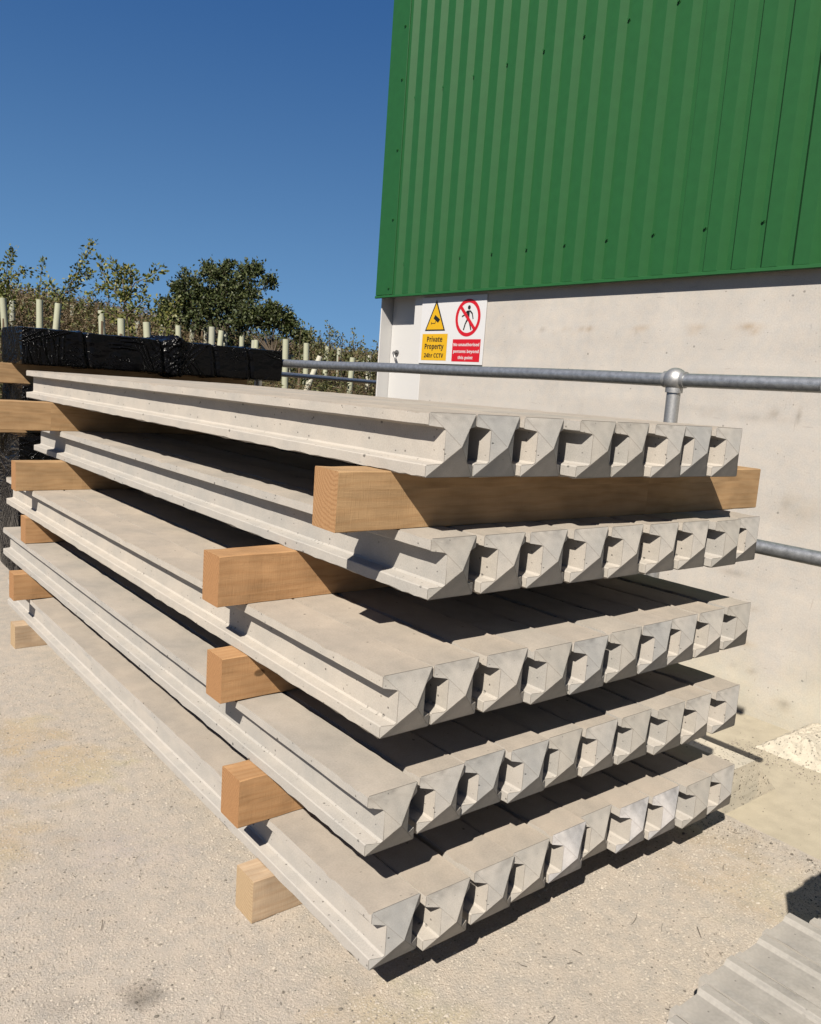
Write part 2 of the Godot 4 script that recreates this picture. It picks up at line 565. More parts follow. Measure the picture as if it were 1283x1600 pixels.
func post(at: Vector3, variant: int, tone: int, label: String, group: String, roll := 0.0, yaw := 0.0) -> Node3D:
	var t := thing("concrete_post", label, "concrete post", at, group)
	t.rotation = Vector3(0, yaw, roll)
	var k := variant
	var key := "%d_%d" % [k, tone]
	if not post_cache.has(key):
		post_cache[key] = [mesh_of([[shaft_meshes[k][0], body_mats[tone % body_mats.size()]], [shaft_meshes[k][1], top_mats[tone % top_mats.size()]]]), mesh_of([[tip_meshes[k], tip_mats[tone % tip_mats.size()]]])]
	var s := MeshInstance3D.new(); s.name = "shaft"; s.mesh = post_cache[key][0]; t.add_child(s, true)
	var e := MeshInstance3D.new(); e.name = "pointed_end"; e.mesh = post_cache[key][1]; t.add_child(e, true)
	return t
var post_cache := {}

const ORD := ["first", "second", "third", "fourth", "fifth", "sixth", "seventh", "eighth", "ninth", "tenth", "eleventh", "twelfth", "thirteenth", "fourteenth", "fifteenth", "sixteenth", "seventeenth", "eighteenth", "nineteenth", "twentieth", "twenty-first", "twenty-second", "twenty-third", "twenty-fourth", "twenty-fifth", "twenty-sixth", "twenty-seventh", "twenty-eighth", "twenty-ninth", "thirtieth"]

# ---------------------------------------------------------------- timber
func bearer(x0: float, x1: float, y0: float, y1: float, z0: float, z1: float, side: Material, endm: Material, sd: int, label: String, group: String, yaw := 0.0) -> Node3D:
	# the thing's base is its near lower left corner, its length runs along x
	var t := thing("timber_bearer", label, "timber bearer", Vector3(x0, y0, z1), group)
	t.rotation.y = yaw
	var Lx := x1 - x0
	var H := y1 - y0
	var D := z1 - z0
	var f := FastNoiseLite.new(); f.seed = sd; f.frequency = 1.0; f.fractal_octaves = 2
	var c := 0.0018
	# section outline (y, z) with small chamfers
	var sec := [Vector2(0, -c), Vector2(c, 0), Vector2(H - c, 0), Vector2(H, -c), Vector2(H, -D + c), Vector2(H - c, -D), Vector2(c, -D), Vector2(0, -D + c)]
	var m := MB.new()
	var n := 40
	var per := [0.0]
	for i in sec.size(): per.append(per[-1] + sec[i].distance_to(sec[(i + 1) % sec.size()]))
	var off := float(sd % 7) * 0.137
	var at := func(i: int, k: int) -> Vector3:
		var x := Lx * k / n
		var q: Vector2 = sec[i % sec.size()]
		var j := 0.0012
		return Vector3(x, q.x + f.get_noise_2d(x * 14.0, i % sec.size() * 5.0) * j, q.y + f.get_noise_2d(x * 14.0 + 30.0, i % sec.size() * 5.0) * j)
	for i in sec.size():
		var d: Vector2 = sec[(i + 1) % sec.size()] - sec[i]
		var nn := Vector3(0, -d.y, d.x).normalized()
		if nn.dot(Vector3(0, (sec[i].x + sec[(i + 1) % sec.size()].x) / 2 - H / 2, (sec[i].y + sec[(i + 1) % sec.size()].y) / 2 + D / 2)) < 0: nn = -nn
		for k in n:
			var u0 := Lx * k / n / 0.9 + off
			var u1 := Lx * (k + 1) / n / 0.9 + off
			var v0: float = per[i] / 0.115 + off * 3.0
			var v1: float = per[i + 1] / 0.115 + off * 3.0
			m.quad(at.call(i, k), at.call(i, k + 1), at.call(i + 1, k + 1), at.call(i + 1, k), nn, [Vector2(u0, v0), Vector2(u1, v0), Vector2(u1, v1), Vector2(u0, v1)])
	obj("timber_length", [[m, side]], t)
	for s in [0, n]:
		var e := MB.new()
		var mid := Vector3(Lx * s / n, H / 2, -D / 2)
		for i in sec.size():
			var a: Vector3 = at.call(i, s)
			var b: Vector3 = at.call(i + 1, s)
			e.tri(mid, a, b, Vector3(-1 if s == 0 else 1, 0, 0), Vector2(0.5, 0.5), Vector2(-a.z / D, a.y / H), Vector2(-b.z / D, b.y / H))
		obj("sawn_end", [[e, endm]], t)
	return t

func timber_mat(tex: Array, tint: Color, relief: float) -> StandardMaterial3D:
	var m := StandardMaterial3D.new()
	m.albedo_color = Color(tint.r * 0.87, tint.g * 0.87, tint.b * 0.87).linear_to_srgb()
	m.albedo_texture = tex[0]
	m.roughness = 0.85
	m.metallic_specular = 0.3
	m.heightmap_enabled = true
	m.heightmap_texture = tex[1]
	m.heightmap_scale = relief
	return m

# ---------------------------------------------------------------- vegetation
func bank_height(x: float, z: float) -> float:
	var d := -z
	var h := 0.85 * smoothstep(6.0, 10.5, d) + 0.55 * smoothstep(10.5, 15.0, d)
	h -= 0.055 * clampf(x - 3.0, 0.0, 7.0) * smoothstep(7.0, 10.5, d)
	return h

func leaf(mb: MB, p: Vector3, dir: Vector3, up: Vector3, ln: float, w: float, col: Color) -> void:
	var side := dir.cross(up).normalized() * w
	var nn := side.cross(dir).normalized()
	var a := p
	var b := p + dir * ln * 0.45 + side + nn * w * 0.3
	var d := p + dir * ln
	var e := p + dir * ln * 0.45 - side + nn * w * 0.3
	mb.tri(a, b, d, nn, Vector2.ZERO, Vector2.ZERO, Vector2.ZERO, col)
	mb.tri(a, d, e, nn, Vector2.ZERO, Vector2.ZERO, Vector2.ZERO, col)

func rand_dir() -> Vector3:
	var v := Vector3(rng.randfn(), rng.randfn(), rng.randfn())
	return v.normalized() if v.length() > 0.01 else Vector3.UP

func leaf_col(kind: int) -> Color:
	var t := rng.randf()
	if kind == 0:   # olive to yellow green
		var c := Color(0.085, 0.105, 0.032).lerp(Color(0.20, 0.185, 0.055), t * t)
		return c
	if kind == 1:   # dark green
		return Color(0.033, 0.047, 0.017).lerp(Color(0.085, 0.098, 0.036), t)
	return Color(0.062, 0.078, 0.028).lerp(Color(0.13, 0.12, 0.052), t)

func branch_leaves(fol: MB, stem: MB, pts: Array, per_m: float, kind: int, r0: float, size: float) -> void:
	stem.tube(pts, r0, 5, false, r0 * 0.35)
	for i in pts.size() - 1:
		var a: Vector3 = pts[i]
		var b: Vector3 = pts[i + 1]
		var cnt := int((b - a).length() * per_m)
		for k in cnt:
			var t := rng.randf()
			var p := a.lerp(b, t)
			# leaves sit on short side twigs
			var tw := (rand_dir() + (b - a).normalized() * 0.8).normalized()
			var ln := rng.randf_range(0.015, 0.085)
			p += tw * ln
			var d := (tw + rand_dir() * 0.7).normalized()
			leaf(fol, p, d, rand_dir(), rng.randf_range(0.6, 1.1) * size, size * 0.27, leaf_col(kind))

func foliage_mat() -> StandardMaterial3D:
	var m := mat(Color(1, 1, 1), 0.55)
	m.vertex_color_use_as_albedo = true
	m.backlight_enabled = true
	m.backlight = Color(0.5, 0.55, 0.2)
	return m

# ---------------------------------------------------------------- wrapped packs
func wrapped_pack(size: Vector3, bunch: float, sd: int, fm: Material) -> ArrayMesh:
	# a box wrapped in stretch film: the skin is pushed in and out by stretched folds
	var st := SurfaceTool.new()
	st.begin(Mesh.PRIMITIVE_TRIANGLES)
	var f := FastNoiseLite.new(); f.seed = sd; f.frequency = 1.0; f.fractal_octaves = 3
	var g := FastNoiseLite.new(); g.seed = sd + 5; g.frequency = 1.0; g.fractal_type = FastNoiseLite.FRACTAL_RIDGED; g.fractal_octaves = 2
	var h := size / 2.0
	var skin := func(p: Vector3) -> Vector3:
		var q := p / h
		var dn := Vector3(pow(absf(q.x), 10.0) * signf(q.x), pow(absf(q.y), 6.0) * signf(q.y), pow(absf(q.z), 8.0) * signf(q.z)).normalized()
		var w := 0.0022 * f.get_noise_3d(p.x * 4.0 + p.y * 3.0, p.y * 12.0 - p.x * 5.0, p.z * 6.0)
		var dia := p.x * 16.0 * (1.0 if fmod(absf(p.x * 3.1), 1.0) < 0.5 else 0.8) + p.y * 34.0
		w += 0.0038 * g.get_noise_3d(dia * 0.35 + p.y * 30.0, p.y * 3.0 - p.x * 1.2, p.z * 10.0) * smoothstep(-0.1, 0.35, f.get_noise_3d(p.x * 3.0, p.y * 6.0, 40.0 + p.z))
		# overlapping bands of film
		for s in [-0.30, -0.02, 0.19, 0.34]:
			w += 0.006 * smoothstep(0.010, 0.0, absf(p.x - s * size.x + p.y * 0.12))
			w -= 0.011 * exp(-pow((p.x - s * size.x - 0.016 + p.y * 0.12) / 0.010, 2.0))
		if bunch > -5.0:
			var bx := exp(-pow((p.x - bunch) / 0.035, 2.0))
			w += bx * (0.010 + 0.018 * f.get_noise_3d(p.x * 70.0, p.y * 45.0, p.z * 40.0) + (0.012 if q.y > 0.7 else 0.0))
		# corners are pulled in and rounded
		return p - Vector3(q.x * absf(q.y * q.y * q.z * q.z), q.y * absf(q.z * q.z * q.z * q.z), q.z * absf(q.y * q.y * q.y * q.y)) * 0.004 + dn * w
	var base := 0
	for face in [[0, 1, 2, 1.0], [0, 1, 2, -1.0], [2, 1, 0, 1.0], [2, 1, 0, -1.0], [0, 2, 1, 1.0], [0, 2, 1, -1.0]]:
		var nu := int(clampf(size[face[0]] / 0.006, 8, 220))
		var nv := int(clampf(size[face[1]] / 0.006, 8, 60))
		for j in nv + 1:
			for i in nu + 1:
				var p := Vector3.ZERO
				p[face[0]] = lerpf(-h[face[0]], h[face[0]], float(i) / nu)
				p[face[1]] = lerpf(-h[face[1]], h[face[1]], float(j) / nv)
				p[face[2]] = face[3] * h[face[2]]
				st.add_vertex(skin.call(p) + Vector3(0, h.y, 0))
		var ax := Vector3.ZERO; ax[face[0]] = 1
		var ay := Vector3.ZERO; ay[face[1]] = 1
		var o := Vector3.ZERO; o[face[2]] = face[3]
		var ccw := ax.cross(ay).dot(o) > 0.0
		for j in nv:
			for i in nu:
				var a := base + j * (nu + 1) + i
				var b := a + 1
				var d := a + nu + 2
				var e := a + nu + 1
				for q in ([a, d, b, a, e, d] if ccw else [a, b, d, a, d, e]): st.add_index(q)
		base += (nu + 1) * (nv + 1)
	st.generate_normals()
	st.set_material(fm)
	return st.commit()

# ---------------------------------------------------------------- flat print
func flat_quad(mb: MB, a: Vector2, b: Vector2, c: Vector2, d: Vector2, z: float) -> void:
	mb.quad(Vector3(a.x, a.y, z), Vector3(b.x, b.y, z), Vector3(c.x, c.y, z), Vector3(d.x, d.y, z), Vector3.BACK)

func stroke(mb: MB, a: Vector2, b: Vector2, w: float, z: float, w2 := -1.0) -> void:
	var s := (b - a).orthogonal().normalized()
	var e := w if w2 < 0 else w2
	flat_quad(mb, a + s * w / 2, b + s * e / 2, b - s * e / 2, a - s * w / 2, z)

func disc(mb: MB, c: Vector2, r0: float, r1: float, z: float, sx := 1.0) -> void:
	for k in 48:
		var a := Vector2.from_angle(TAU * k / 48)
		var b := Vector2.from_angle(TAU * (k + 1) / 48)
		var s := Vector2(sx, 1)
		flat_quad(mb, c + a * r0 * s, c + a * r1 * s, c + b * r1 * s, c + b * r0 * s, z)

func letters(text: String, parent: Node3D, lo: Vector2, hi: Vector2, z: float, m: Material, bold: bool) -> void:
	var tm := TextMesh.new()
	var f := SystemFont.new()
	f.font_names = PackedStringArray(["Droid Sans"])
	if bold: f.font_weight = 700
	tm.font = f
	tm.text = text
	tm.font_size = 64
	tm.pixel_size = 0.001
	tm.depth = 0.001
	tm.material = m
	var o := MeshInstance3D.new()
	o.name = "lettering"
	o.mesh = tm
	parent.add_child(o, true)
	var bb := tm.get_aabb()
	var s := Vector2((hi.x - lo.x) / bb.size.x, (hi.y - lo.y) / bb.size.y)
	o.scale = Vector3(s.x, s.y, 0.4)
	o.position = Vector3(lo.x - bb.position.x * s.x, lo.y - bb.position.y * s.y, z)

# ================================================================ the scene
func _ready() -> void:
	# ---- camera
	var cam := Camera3D.new()
	cam.name = "camera"
	add_child(cam)
	cam.transform = Transform3D(Basis(Vector3(0.7805, 0.0704, 0.6212), Vector3(0.0387, 0.9863, -0.1604), Vector3(-0.6240, 0.1492, 0.7670)).orthonormalized(), Vector3(-0.7929, 0.9917, 0.9452))
	cam.fov = 64.27
	cam.near = 0.05
	cam.far = 400.0
	cam.current = true
	# ---- sky, sun, exposure
	var we := WorldEnvironment.new()
	we.name = "world_environment"
	var env := Environment.new()
	env.background_mode = Environment.BG_SKY
	var sky := Sky.new()
	var sm := ProceduralSkyMaterial.new()
	sm.sky_top_color = Color(0.10, 0.29, 0.535)
	sm.sky_horizon_color = Color(0.475, 0.665, 0.84)
	sm.sky_curve = 0.16
	sm.ground_bottom_color = Color(0.42, 0.38, 0.32)
	sm.ground_horizon_color = Color(0.50, 0.48, 0.45)
	sm.sun_angle_max = 12.0
	sm.energy_multiplier = 1.0
	sky.sky_material = sm
	env.sky = sky
	env.background_energy_multiplier = 0.525
	env.tonemap_mode = Environment.TONE_MAPPER_LINEAR
	env.tonemap_exposure = 1.92
	env.sdfgi_enabled = true
	env.ssao_enabled = true
	env.ssil_enabled = true
	we.environment = env
	add_child(we)
	var sun := DirectionalLight3D.new()
	sun.name = "sun"
	sun.light_energy = 1.6
	sun.light_color = Color(1.0, 0.965, 0.915)
	sun.light_angular_distance = 0.5
	sun.shadow_enabled = true
	add_child(sun)
	sun.look_at_from_position(Vector3(-3.2, 3.5, 1.87), Vector3(-3.2, 3.5, 1.87) + Vector3(0.0764, -0.084, -0.0446), Vector3.UP)

	# ---- materials
	var ctex := concrete_textures(512, 11, 210, 0.09, 0.9, 2.4)
	var ctex2 := concrete_textures(512, 21, 45, 0.13, 0.8, 1.6)
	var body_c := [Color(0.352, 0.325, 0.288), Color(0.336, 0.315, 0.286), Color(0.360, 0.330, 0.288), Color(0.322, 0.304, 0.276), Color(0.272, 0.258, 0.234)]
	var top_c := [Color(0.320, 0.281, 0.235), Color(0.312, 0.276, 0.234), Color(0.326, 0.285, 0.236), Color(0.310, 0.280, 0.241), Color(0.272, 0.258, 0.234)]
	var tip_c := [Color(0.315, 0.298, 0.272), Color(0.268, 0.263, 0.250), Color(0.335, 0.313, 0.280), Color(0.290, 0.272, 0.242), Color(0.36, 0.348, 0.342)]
	var ctex3 := concrete_textures(256, 29, 40, 0.26, 0.6, 1.2)
	for k in 6:
		var off := Vector3(0.13 * k, 0.29 * k + 0.1, 0.41 * k)
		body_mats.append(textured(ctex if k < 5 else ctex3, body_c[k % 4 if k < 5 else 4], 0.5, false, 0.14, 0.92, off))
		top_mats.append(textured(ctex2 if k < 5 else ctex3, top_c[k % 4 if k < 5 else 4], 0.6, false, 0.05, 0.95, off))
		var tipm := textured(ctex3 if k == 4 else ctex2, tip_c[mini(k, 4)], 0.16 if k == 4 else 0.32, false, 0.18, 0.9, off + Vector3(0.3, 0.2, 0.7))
		tipm.vertex_color_use_as_albedo = true
		tip_mats.append(tipm)
	var gtex := ground_textures()
	var yard_m := textured(gtex, Color(0.350, 0.312, 0.264), 0.62, true, 0.34, 0.95)
	yard_m.vertex_color_use_as_albedo = true
	var wall_m := textured(wall_textures(), Color(0.392, 0.367, 0.335), 2.1, true, 0.10, 0.9)
	wall_m.vertex_color_use_as_albedo = true
	var stex := soft_textures(61, 0.012, 0.2, 0.12)
	var slab_m := textured(stex, Color(0.325, 0.292, 0.222), 0.7, true, 0.12, 0.93)
	var block_m := textured(concrete_textures(256, 71, 420, 0.12, 0.9, 2.4), Color(0.40, 0.365, 0.295), 0.35, true, 0.35, 0.95)
	var soil_m := textured(stex, Color(0.07, 0.052, 0.032), 1.3, true, 0.6, 1.0)
	var ttex := timber_textures(3, 3)
	var ttex2 := timber_textures(8, 0)
	var etex := end_grain_textures(5, 150, -20)
	var etex2 := end_grain_textures(6, 20, 160)
	var timber_new := timber_mat(ttex, Color(0.69, 0.56, 0.435), 0.06)
	var timber_old := timber_mat(ttex2, Color(0.65, 0.58, 0.475), 0.06)
	var timber_pale := timber_mat(ttex2, Color(0.77, 0.80, 0.86), 0.06)
	var end_m := timber_mat(etex, Color(0.66, 0.50, 0.36), 0.12)
	var end_m2 := timber_mat(etex2, Color(0.66, 0.53, 0.40), 0.12)
	var end_pale := timber_mat(etex2, Color(0.80, 0.82, 0.78), 0.12)
	var gal_m := textured(soft_textures(81, 0.02, 0.12, 0.28), Color(0.37, 0.385, 0.40), 0.25, false, 0.03, 0.48)
	gal_m.metallic = 0.85
	var ball_m := textured(soft_textures(83, 0.03, 0.2, 0.15), Color(0.40, 0.40, 0.395), 0.15, false, 0.02, 0.5)
	ball_m.metallic = 0.8
	var green_m := mat(Color(0.030, 0.118, 0.040), 0.42)
	green_m.metallic_specular = 0.5
	var gt := soft_textures(91, 0.01, 0.35, 0.06)
	green_m = textured(gt, Color(0.0115, 0.074, 0.0195), 0.4, true, 0.015, 0.52)
	green_m.metallic_specular = 0.38
	var white_m := mat(Color(0.47, 0.465, 0.455), 0.5)
	var film_m := mat(Color(0.0035, 0.0035, 0.004), 0.17)
	film_m.metallic_specular = 0.20
	var fim := wrinkle_image()
	fim.bump_map_to_normal_map(14.0)
	film_m.normal_enabled = true
	film_m.normal_texture = ImageTexture.create_from_image(fim)
	film_m.normal_scale = 0.7
	film_m.uv1_triplanar = true
	film_m.uv1_scale = Vector3(0.60, 1.2, 0.60)

	# ---- ground sheet: level round the yard, rising to a bank behind it
	var xs := [-150.0, -80.0, -40.0, -24.0]
	var xx := -16.0
	while xx < 20.0: xs.append(xx); xx += 0.6
	xs += [20.0, 30.0, 50.0, 90.0, 150.0]
	var zs := [-200.0, -120.0, -70.0, -45.0, -32.0]
	var zz := -24.0
	while zz < -5.0: zs.append(zz); zz += 0.5
	zs += [-4.0, 0.0, 6.0, 15.0, 40.0, 100.0]
	var bn := FastNoiseLite.new(); bn.seed = 4; bn.frequency = 0.5
	var land := SurfaceTool.new()
	land.begin(Mesh.PRIMITIVE_TRIANGLES)
	for j in zs.size():
		for i in xs.size():
			var h := bank_height(xs[i], zs[j])
			if xs[i] > 0.5 and zs[j] > -5.6: h = -0.44
			if zs[j] < -6.5 and zs[j] > -32: h += 0.07 * bn.get_noise_2d(xs[i], zs[j])
			land.add_vertex(Vector3(xs[i], h - 0.012, zs[j]))
	for j in zs.size() - 1:
		for i in xs.size() - 1:
			var a: int = j * xs.size() + i
			for q in [a, a + 1, a + xs.size() + 1, a, a + xs.size() + 1, a + xs.size()]: land.add_index(q)
	land.generate_normals()
	land.set_material(soil_m)
	var ground := MeshInstance3D.new()
	ground.name = "ground"
	ground.mesh = land.commit()
	add_child(ground)
	tag(ground, "bare brown soil rising to a bank behind the concrete yard", "", "", "structure")

	# ---- concrete yard with stains of its own
	var gx := []
	var x1 := -12.0
	while x1 < -1.6: gx.append(x1); x1 += 0.4
	x1 = -1.6
	while x1 < 1.055: gx.append(x1); x1 += 0.026
	gx.append(1.06)
	var gz := []
	var z1 := -6.0
	while z1 < -3.0: gz.append(z1); z1 += 0.25
	while z1 < 1.4: gz.append(z1); z1 += 0.026
	while z1 < 10.0: gz.append(z1); z1 += 0.5
	var yn := FastNoiseLite.new(); yn.seed = 77; yn.frequency = 1.0; yn.fractal_octaves = 3
	var yard := SurfaceTool.new()
	yard.begin(Mesh.PRIMITIVE_TRIANGLES)
	var spots := [[-0.212, -1.037, 0.16, Color(1.03, 0.95, 0.79)], [-0.263, -1.30, 0.13, Color(1.03, 0.95, 0.80)], [-0.50, -0.80, 0.18, Color(1.03, 0.95, 0.80)], [-0.345, -0.20, 0.035, Color(0.45, 0.45, 0.45)], [-0.45, -0.25, 0.03, Color(0.8, 0.8, 0.8)],
		[-0.05, 0.10, 0.14, Color(1.03, 0.98, 0.86)], [0.82, 0.20, 0.16, Color(1.02, 0.97, 0.88)], [0.15, 0.55, 0.2, Color(1.04, 1.0, 0.9)], [-0.2, -0.62, 0.12, Color(1.0, 1.0, 1.04)], [0.95, 0.05, 0.10, Color(0.92, 0.90, 0.85)]]
	for j in gz.size():
		for i in gx.size():
			var p := Vector2(gx[i], gz[j])
			var c := Color(1, 1, 1)
			var broad := yn.get_noise_2d(p.x * 1.7, p.y * 1.7)
			c = c * (1.0 + 0.09 * broad + 0.05 * yn.get_noise_2d(p.x * 9.0 + 5.0, p.y * 9.0))
			for s in spots:
				var d: float = Vector2(p.x - s[0], p.y - s[1]).length() / s[2] + 0.8 * yn.get_noise_2d(p.x * 11.0, p.y * 11.0 + 30.0)
				c = c.lerp(c * s[3], smoothstep(1.2, 0.3, d))
			yard.set_color(Color(c.r, c.g, c.b))
			yard.add_vertex(Vector3(p.x, 0.0016 * yn.get_noise_2d(p.x * 6.0, p.y * 6.0 + 60.0), p.y))
	for j in gz.size() - 1:
		for i in gx.size() - 1:
			var a: int = j * gx.size() + i
			for q in [a, a + 1, a + gx.size() + 1, a, a + gx.size() + 1, a + gx.size()]: yard.add_index(q)
	yard.generate_normals()
	yard.set_material(yard_m)
	var yo := MeshInstance3D.new()
	yo.name = "concrete_yard"
	yo.mesh = yard.commit()
	add_child(yo)
	var curb := MB.new()
	curb.box(Vector3(0.90, -0.43, -6.0), Vector3(1.0605, -0.004, 10.0), 0.003)
	obj("yard_edge", [[curb, slab_m]], yo)
	tag(yo, "rough beige concrete yard with dust and faint yellow stains", "", "", "structure")

	# ---- smooth sandy apron between the yard and the wall
	var ap := MB.new()
	ap.box(Vector3(1.03, -0.46, -6.0), Vector3(3.1, -0.36, 6.0), 0.004)
	var apo := obj("apron_slab", [[ap, slab_m]])
	tag(apo, "smooth sand-coloured concrete apron, a step lower, along the foot of the wall", "", "", "structure")

	_building(wall_m, green_m, white_m)
	_sign()
	_blocks(block_m, slab_m)
	_railings(gal_m, ball_m)
	_posts()
	_bearers(timber_new, timber_old, timber_pale, end_m, end_m2, end_pale)
	_packs(film_m, timber_new, timber_old, end_m)
	_side_stack(timber_old, end_m)
	_bank()
	_litter()

# ---------------------------------------------------------------- building
func _building(wall_m: Material, green_m: Material, white_m: Material) -> void:
	var b := thing("shed_building", "industrial shed with green ribbed cladding above a pale concrete wall", "building", Vector3(0.2877, -0.3599, -0.3430))
	b.scale = Vector3.ONE * 1.3629
	# concrete wall, with a faint vertical stain
	var w := MB.new()
	w.box(Vector3(1.75, -0.05, -2.18), Vector3(1.95, 1.60, 5.0), 0.003)
	var ny := 90
	var nz := 330
	var wn := FastNoiseLite.new(); wn.seed = 12; wn.frequency = 1.0; wn.fractal_octaves = 3
	var skin := MB.new()
	var rust := Color(0.72, 0.60, 0.46)
	var soot := Color(0.62, 0.60, 0.57)
	var dabs := [[1.262, -1.20, 0.10, 0.006, rust], [1.262, -0.93, 0.035, 0.009, rust], [1.263, -0.70, 0.035, 0.010, rust], [1.264, -0.50, 0.04, 0.012, rust], [1.262, -1.50, 0.16, 0.004, soot], [1.10, -0.66, 0.05, 0.010, Color(0.85, 0.80, 0.70)],
		[0.985, -0.62, 0.06, 0.010, soot.lerp(Color.WHITE, 0.5)], [0.975, -0.43, 0.10, 0.012, soot.lerp(Color.WHITE, 0.55)], [0.99, -0.30, 0.008, 0.022, soot], [1.0, -0.38, 0.02, 0.012, soot], [0.72, -0.30, 0.012, 0.02, soot], [0.70, -0.25, 0.07, 0.05, Color(0.88, 0.86, 0.82)],
		[0.235, -0.38, 0.035, 0.008, rust.lerp(Color.WHITE, 0.2)], [0.20, -0.50, 0.06, 0.005, soot], [0.155, -0.36, 0.06, 0.005, soot], [0.35, -0.36, 0.05, 0.005, soot.lerp(Color.WHITE, 0.4)], [0.075, -0.22, 0.03, 0.015, soot], [0.46, -0.45, 0.05, 0.006, soot.lerp(Color.WHITE, 0.3)]]
	var shade := func(y: float, z: float) -> Color:
		var s := 1.0 + 0.05 * wn.get_noise_2d(z * 1.5, y * 2.0)
		var line := exp(-pow((z + 1.16 + 0.01 * wn.get_noise_2d(y * 9.0, 3.0)) / 0.012, 2.0))
		s *= 1.0 - 0.10 * line * (0.5 + wn.get_noise_2d(y * 20.0, 8.0))
		var c0 := Color(1, 1, 1)
		for d in dabs:
			var q := Vector2((z - d[1]) / d[2], (y - d[0] + 0.01 * wn.get_noise_2d(z * 12.0, d[0] * 40.0)) / d[3])
			c0 = c0.lerp(d[4], exp(-q.length_squared()) * (0.75 + 0.5 * wn.get_noise_2d(z * 30.0, y * 40.0)))
		var low := smoothstep(0.35, 0.0, y + 0.2 * wn.get_noise_2d(z * 3.0, 9.0))
		var c := Color(s * c0.r, s * c0.g, s * c0.b)
		return c.lerp(c * Color(0.98, 0.98, 0.90), low)
	for j in ny:
		for k in nz:
			var y0 := -0.04 + 1.55 * j / ny; var y1 := -0.04 + 1.55 * (j + 1) / ny
			var z0 := -2.178 + 4.0 * k / nz; var z1 := -2.178 + 4.0 * (k + 1) / nz
			var q := [Vector3(1.747, y0, z0), Vector3(1.747, y0, z1), Vector3(1.747, y1, z1), Vector3(1.747, y1, z0)]
			for t in [[0, 1, 2], [0, 2, 3]]:
				var at := skin.v.size()
				skin.tri(q[t[0]], q[t[1]], q[t[2]], Vector3.LEFT)
				for r in 3: skin.c[at + r] = shade.call(skin.v[at + r].y, skin.v[at + r].z)
	obj("concrete_wall", [[w, wall_m], [skin, wall_m]], b)
	var g := MB.new()
	g.box(Vector3(1.95, -0.05, -2.53), Vector3(6.0, 4.4, 5.0))
	obj("inner_volume", [[g, white_m]], b)
	# narrow white door set back in the corner
	var leaf_mb := MB.new()
	leaf_mb.box(Vector3(1.82, 0.02, -2.528), Vector3(1.85, 1.59, -2.175), 0.002)
	var d := obj("door", [[leaf_mb, white_m]], b)
	var hm := mat(Color(0.16, 0.16, 0.16), 0.35)
	hm.metallic = 0.7
	var hd := MB.new()
	hd.tube([Vector3(1.82, 1.17, -2.468), Vector3(1.795, 1.17, -2.468), Vector3(1.790, 1.168, -2.462), Vector3(1.790, 1.145, -2.445), Vector3(1.790, 1.13, -2.440)], 0.0065, 8)
	hd.tube([Vector3(1.8198, 1.17, -2.468), Vector3(1.813, 1.17, -2.468)], 0.014, 14)
	obj("handle", [[hd, hm]], d)
	var jm := MB.new()
	jm.box(Vector3(1.749, -0.02, -2.538), Vector3(1.87, 1.59, -2.530), 0.001)
	obj("door_jamb", [[jm, white_m]], b)
	var j2 := MB.new()
	j2.box(Vector3(1.746, -0.02, -2.255), Vector3(1.835, 1.59, -2.1805), 0.002)
	obj("door_jamb", [[j2, white_m]], b)
	# ribbed cladding sheets, each ten ribs wide
	var P := 0.1031
	var crest := 1.713
	var deep := 0.0275
	var y0 := 1.4485
	var y1 := 4.5
	for s in 6:
		var m := MB.new()
		var start := -2.379 + P * 10 * s
		for r in 10:
			var e: float = start + P * r      # the edge where a crest ends and its flank begins
			var lap := 0.0007 * (s % 2)
			var zs := [e - 0.0475, e, e + 0.020, e + 0.0358, e + 0.0556]
			var xs := [crest, crest, crest + deep, crest + deep, crest]
			for k in 4:
				m.quad(Vector3(xs[k] - lap, y0, zs[k]), Vector3(xs[k] - lap, y1, zs[k]), Vector3(xs[k + 1] - lap, y1, zs[k + 1]), Vector3(xs[k + 1] - lap, y0, zs[k + 1]), Vector3.LEFT)
		var sheet := obj("cladding_sheet", [[m, green_m]], b)
		for row in [1.598, 2.368, 3.14, 3.9]:
			for r in range(0, 10, 2):
				var sc := MB.new()
				var zc: float = start + P * r + 0.028
				sc.tube([Vector3(crest + deep, row, zc), Vector3(crest + deep - 0.0025, row, zc)], 0.0075, 10)
				sc.tube([Vector3(crest + deep - 0.0025, row, zc), Vector3(crest + deep - 0.009, row, zc)], 0.0048, 6)
				obj("screw", [[sc, green_m]], sheet)
	# corner flashing, with its own row of screws
	var c := MB.new()
	c.box(Vector3(1.7085, 1.4485, -2.537), Vector3(1.7115, 4.5, -2.398), 0.0008)
	c.box(Vector3(1.7116, 1.4485, -2.537), Vector3(2.2, 4.5, -2.534), 0.0008)
	var cf := obj("corner_flashing", [[c, green_m]], b)
	for y in [1.480, 1.811, 2.137, 2.460, 2.70, 3.03, 3.36]:
		var sc := MB.new()
		sc.tube([Vector3(1.7085, y, -2.428), Vector3(1.706, y, -2.428)], 0.007, 10)
		sc.tube([Vector3(1.706, y, -2.428), Vector3(1.701, y, -2.428)], 0.0045, 6)
		obj("screw", [[sc, green_m]], cf)
	# drip flashing along the lower edge
	var fl := MB.new()
	var prof := [Vector2(1.760, 1.4475), Vector2(1.712, 1.4475), Vector2(1.708, 1.4455), Vector2(1.7065, 1.436), Vector2(1.709, 1.4335), Vector2(1.716, 1.4335)]
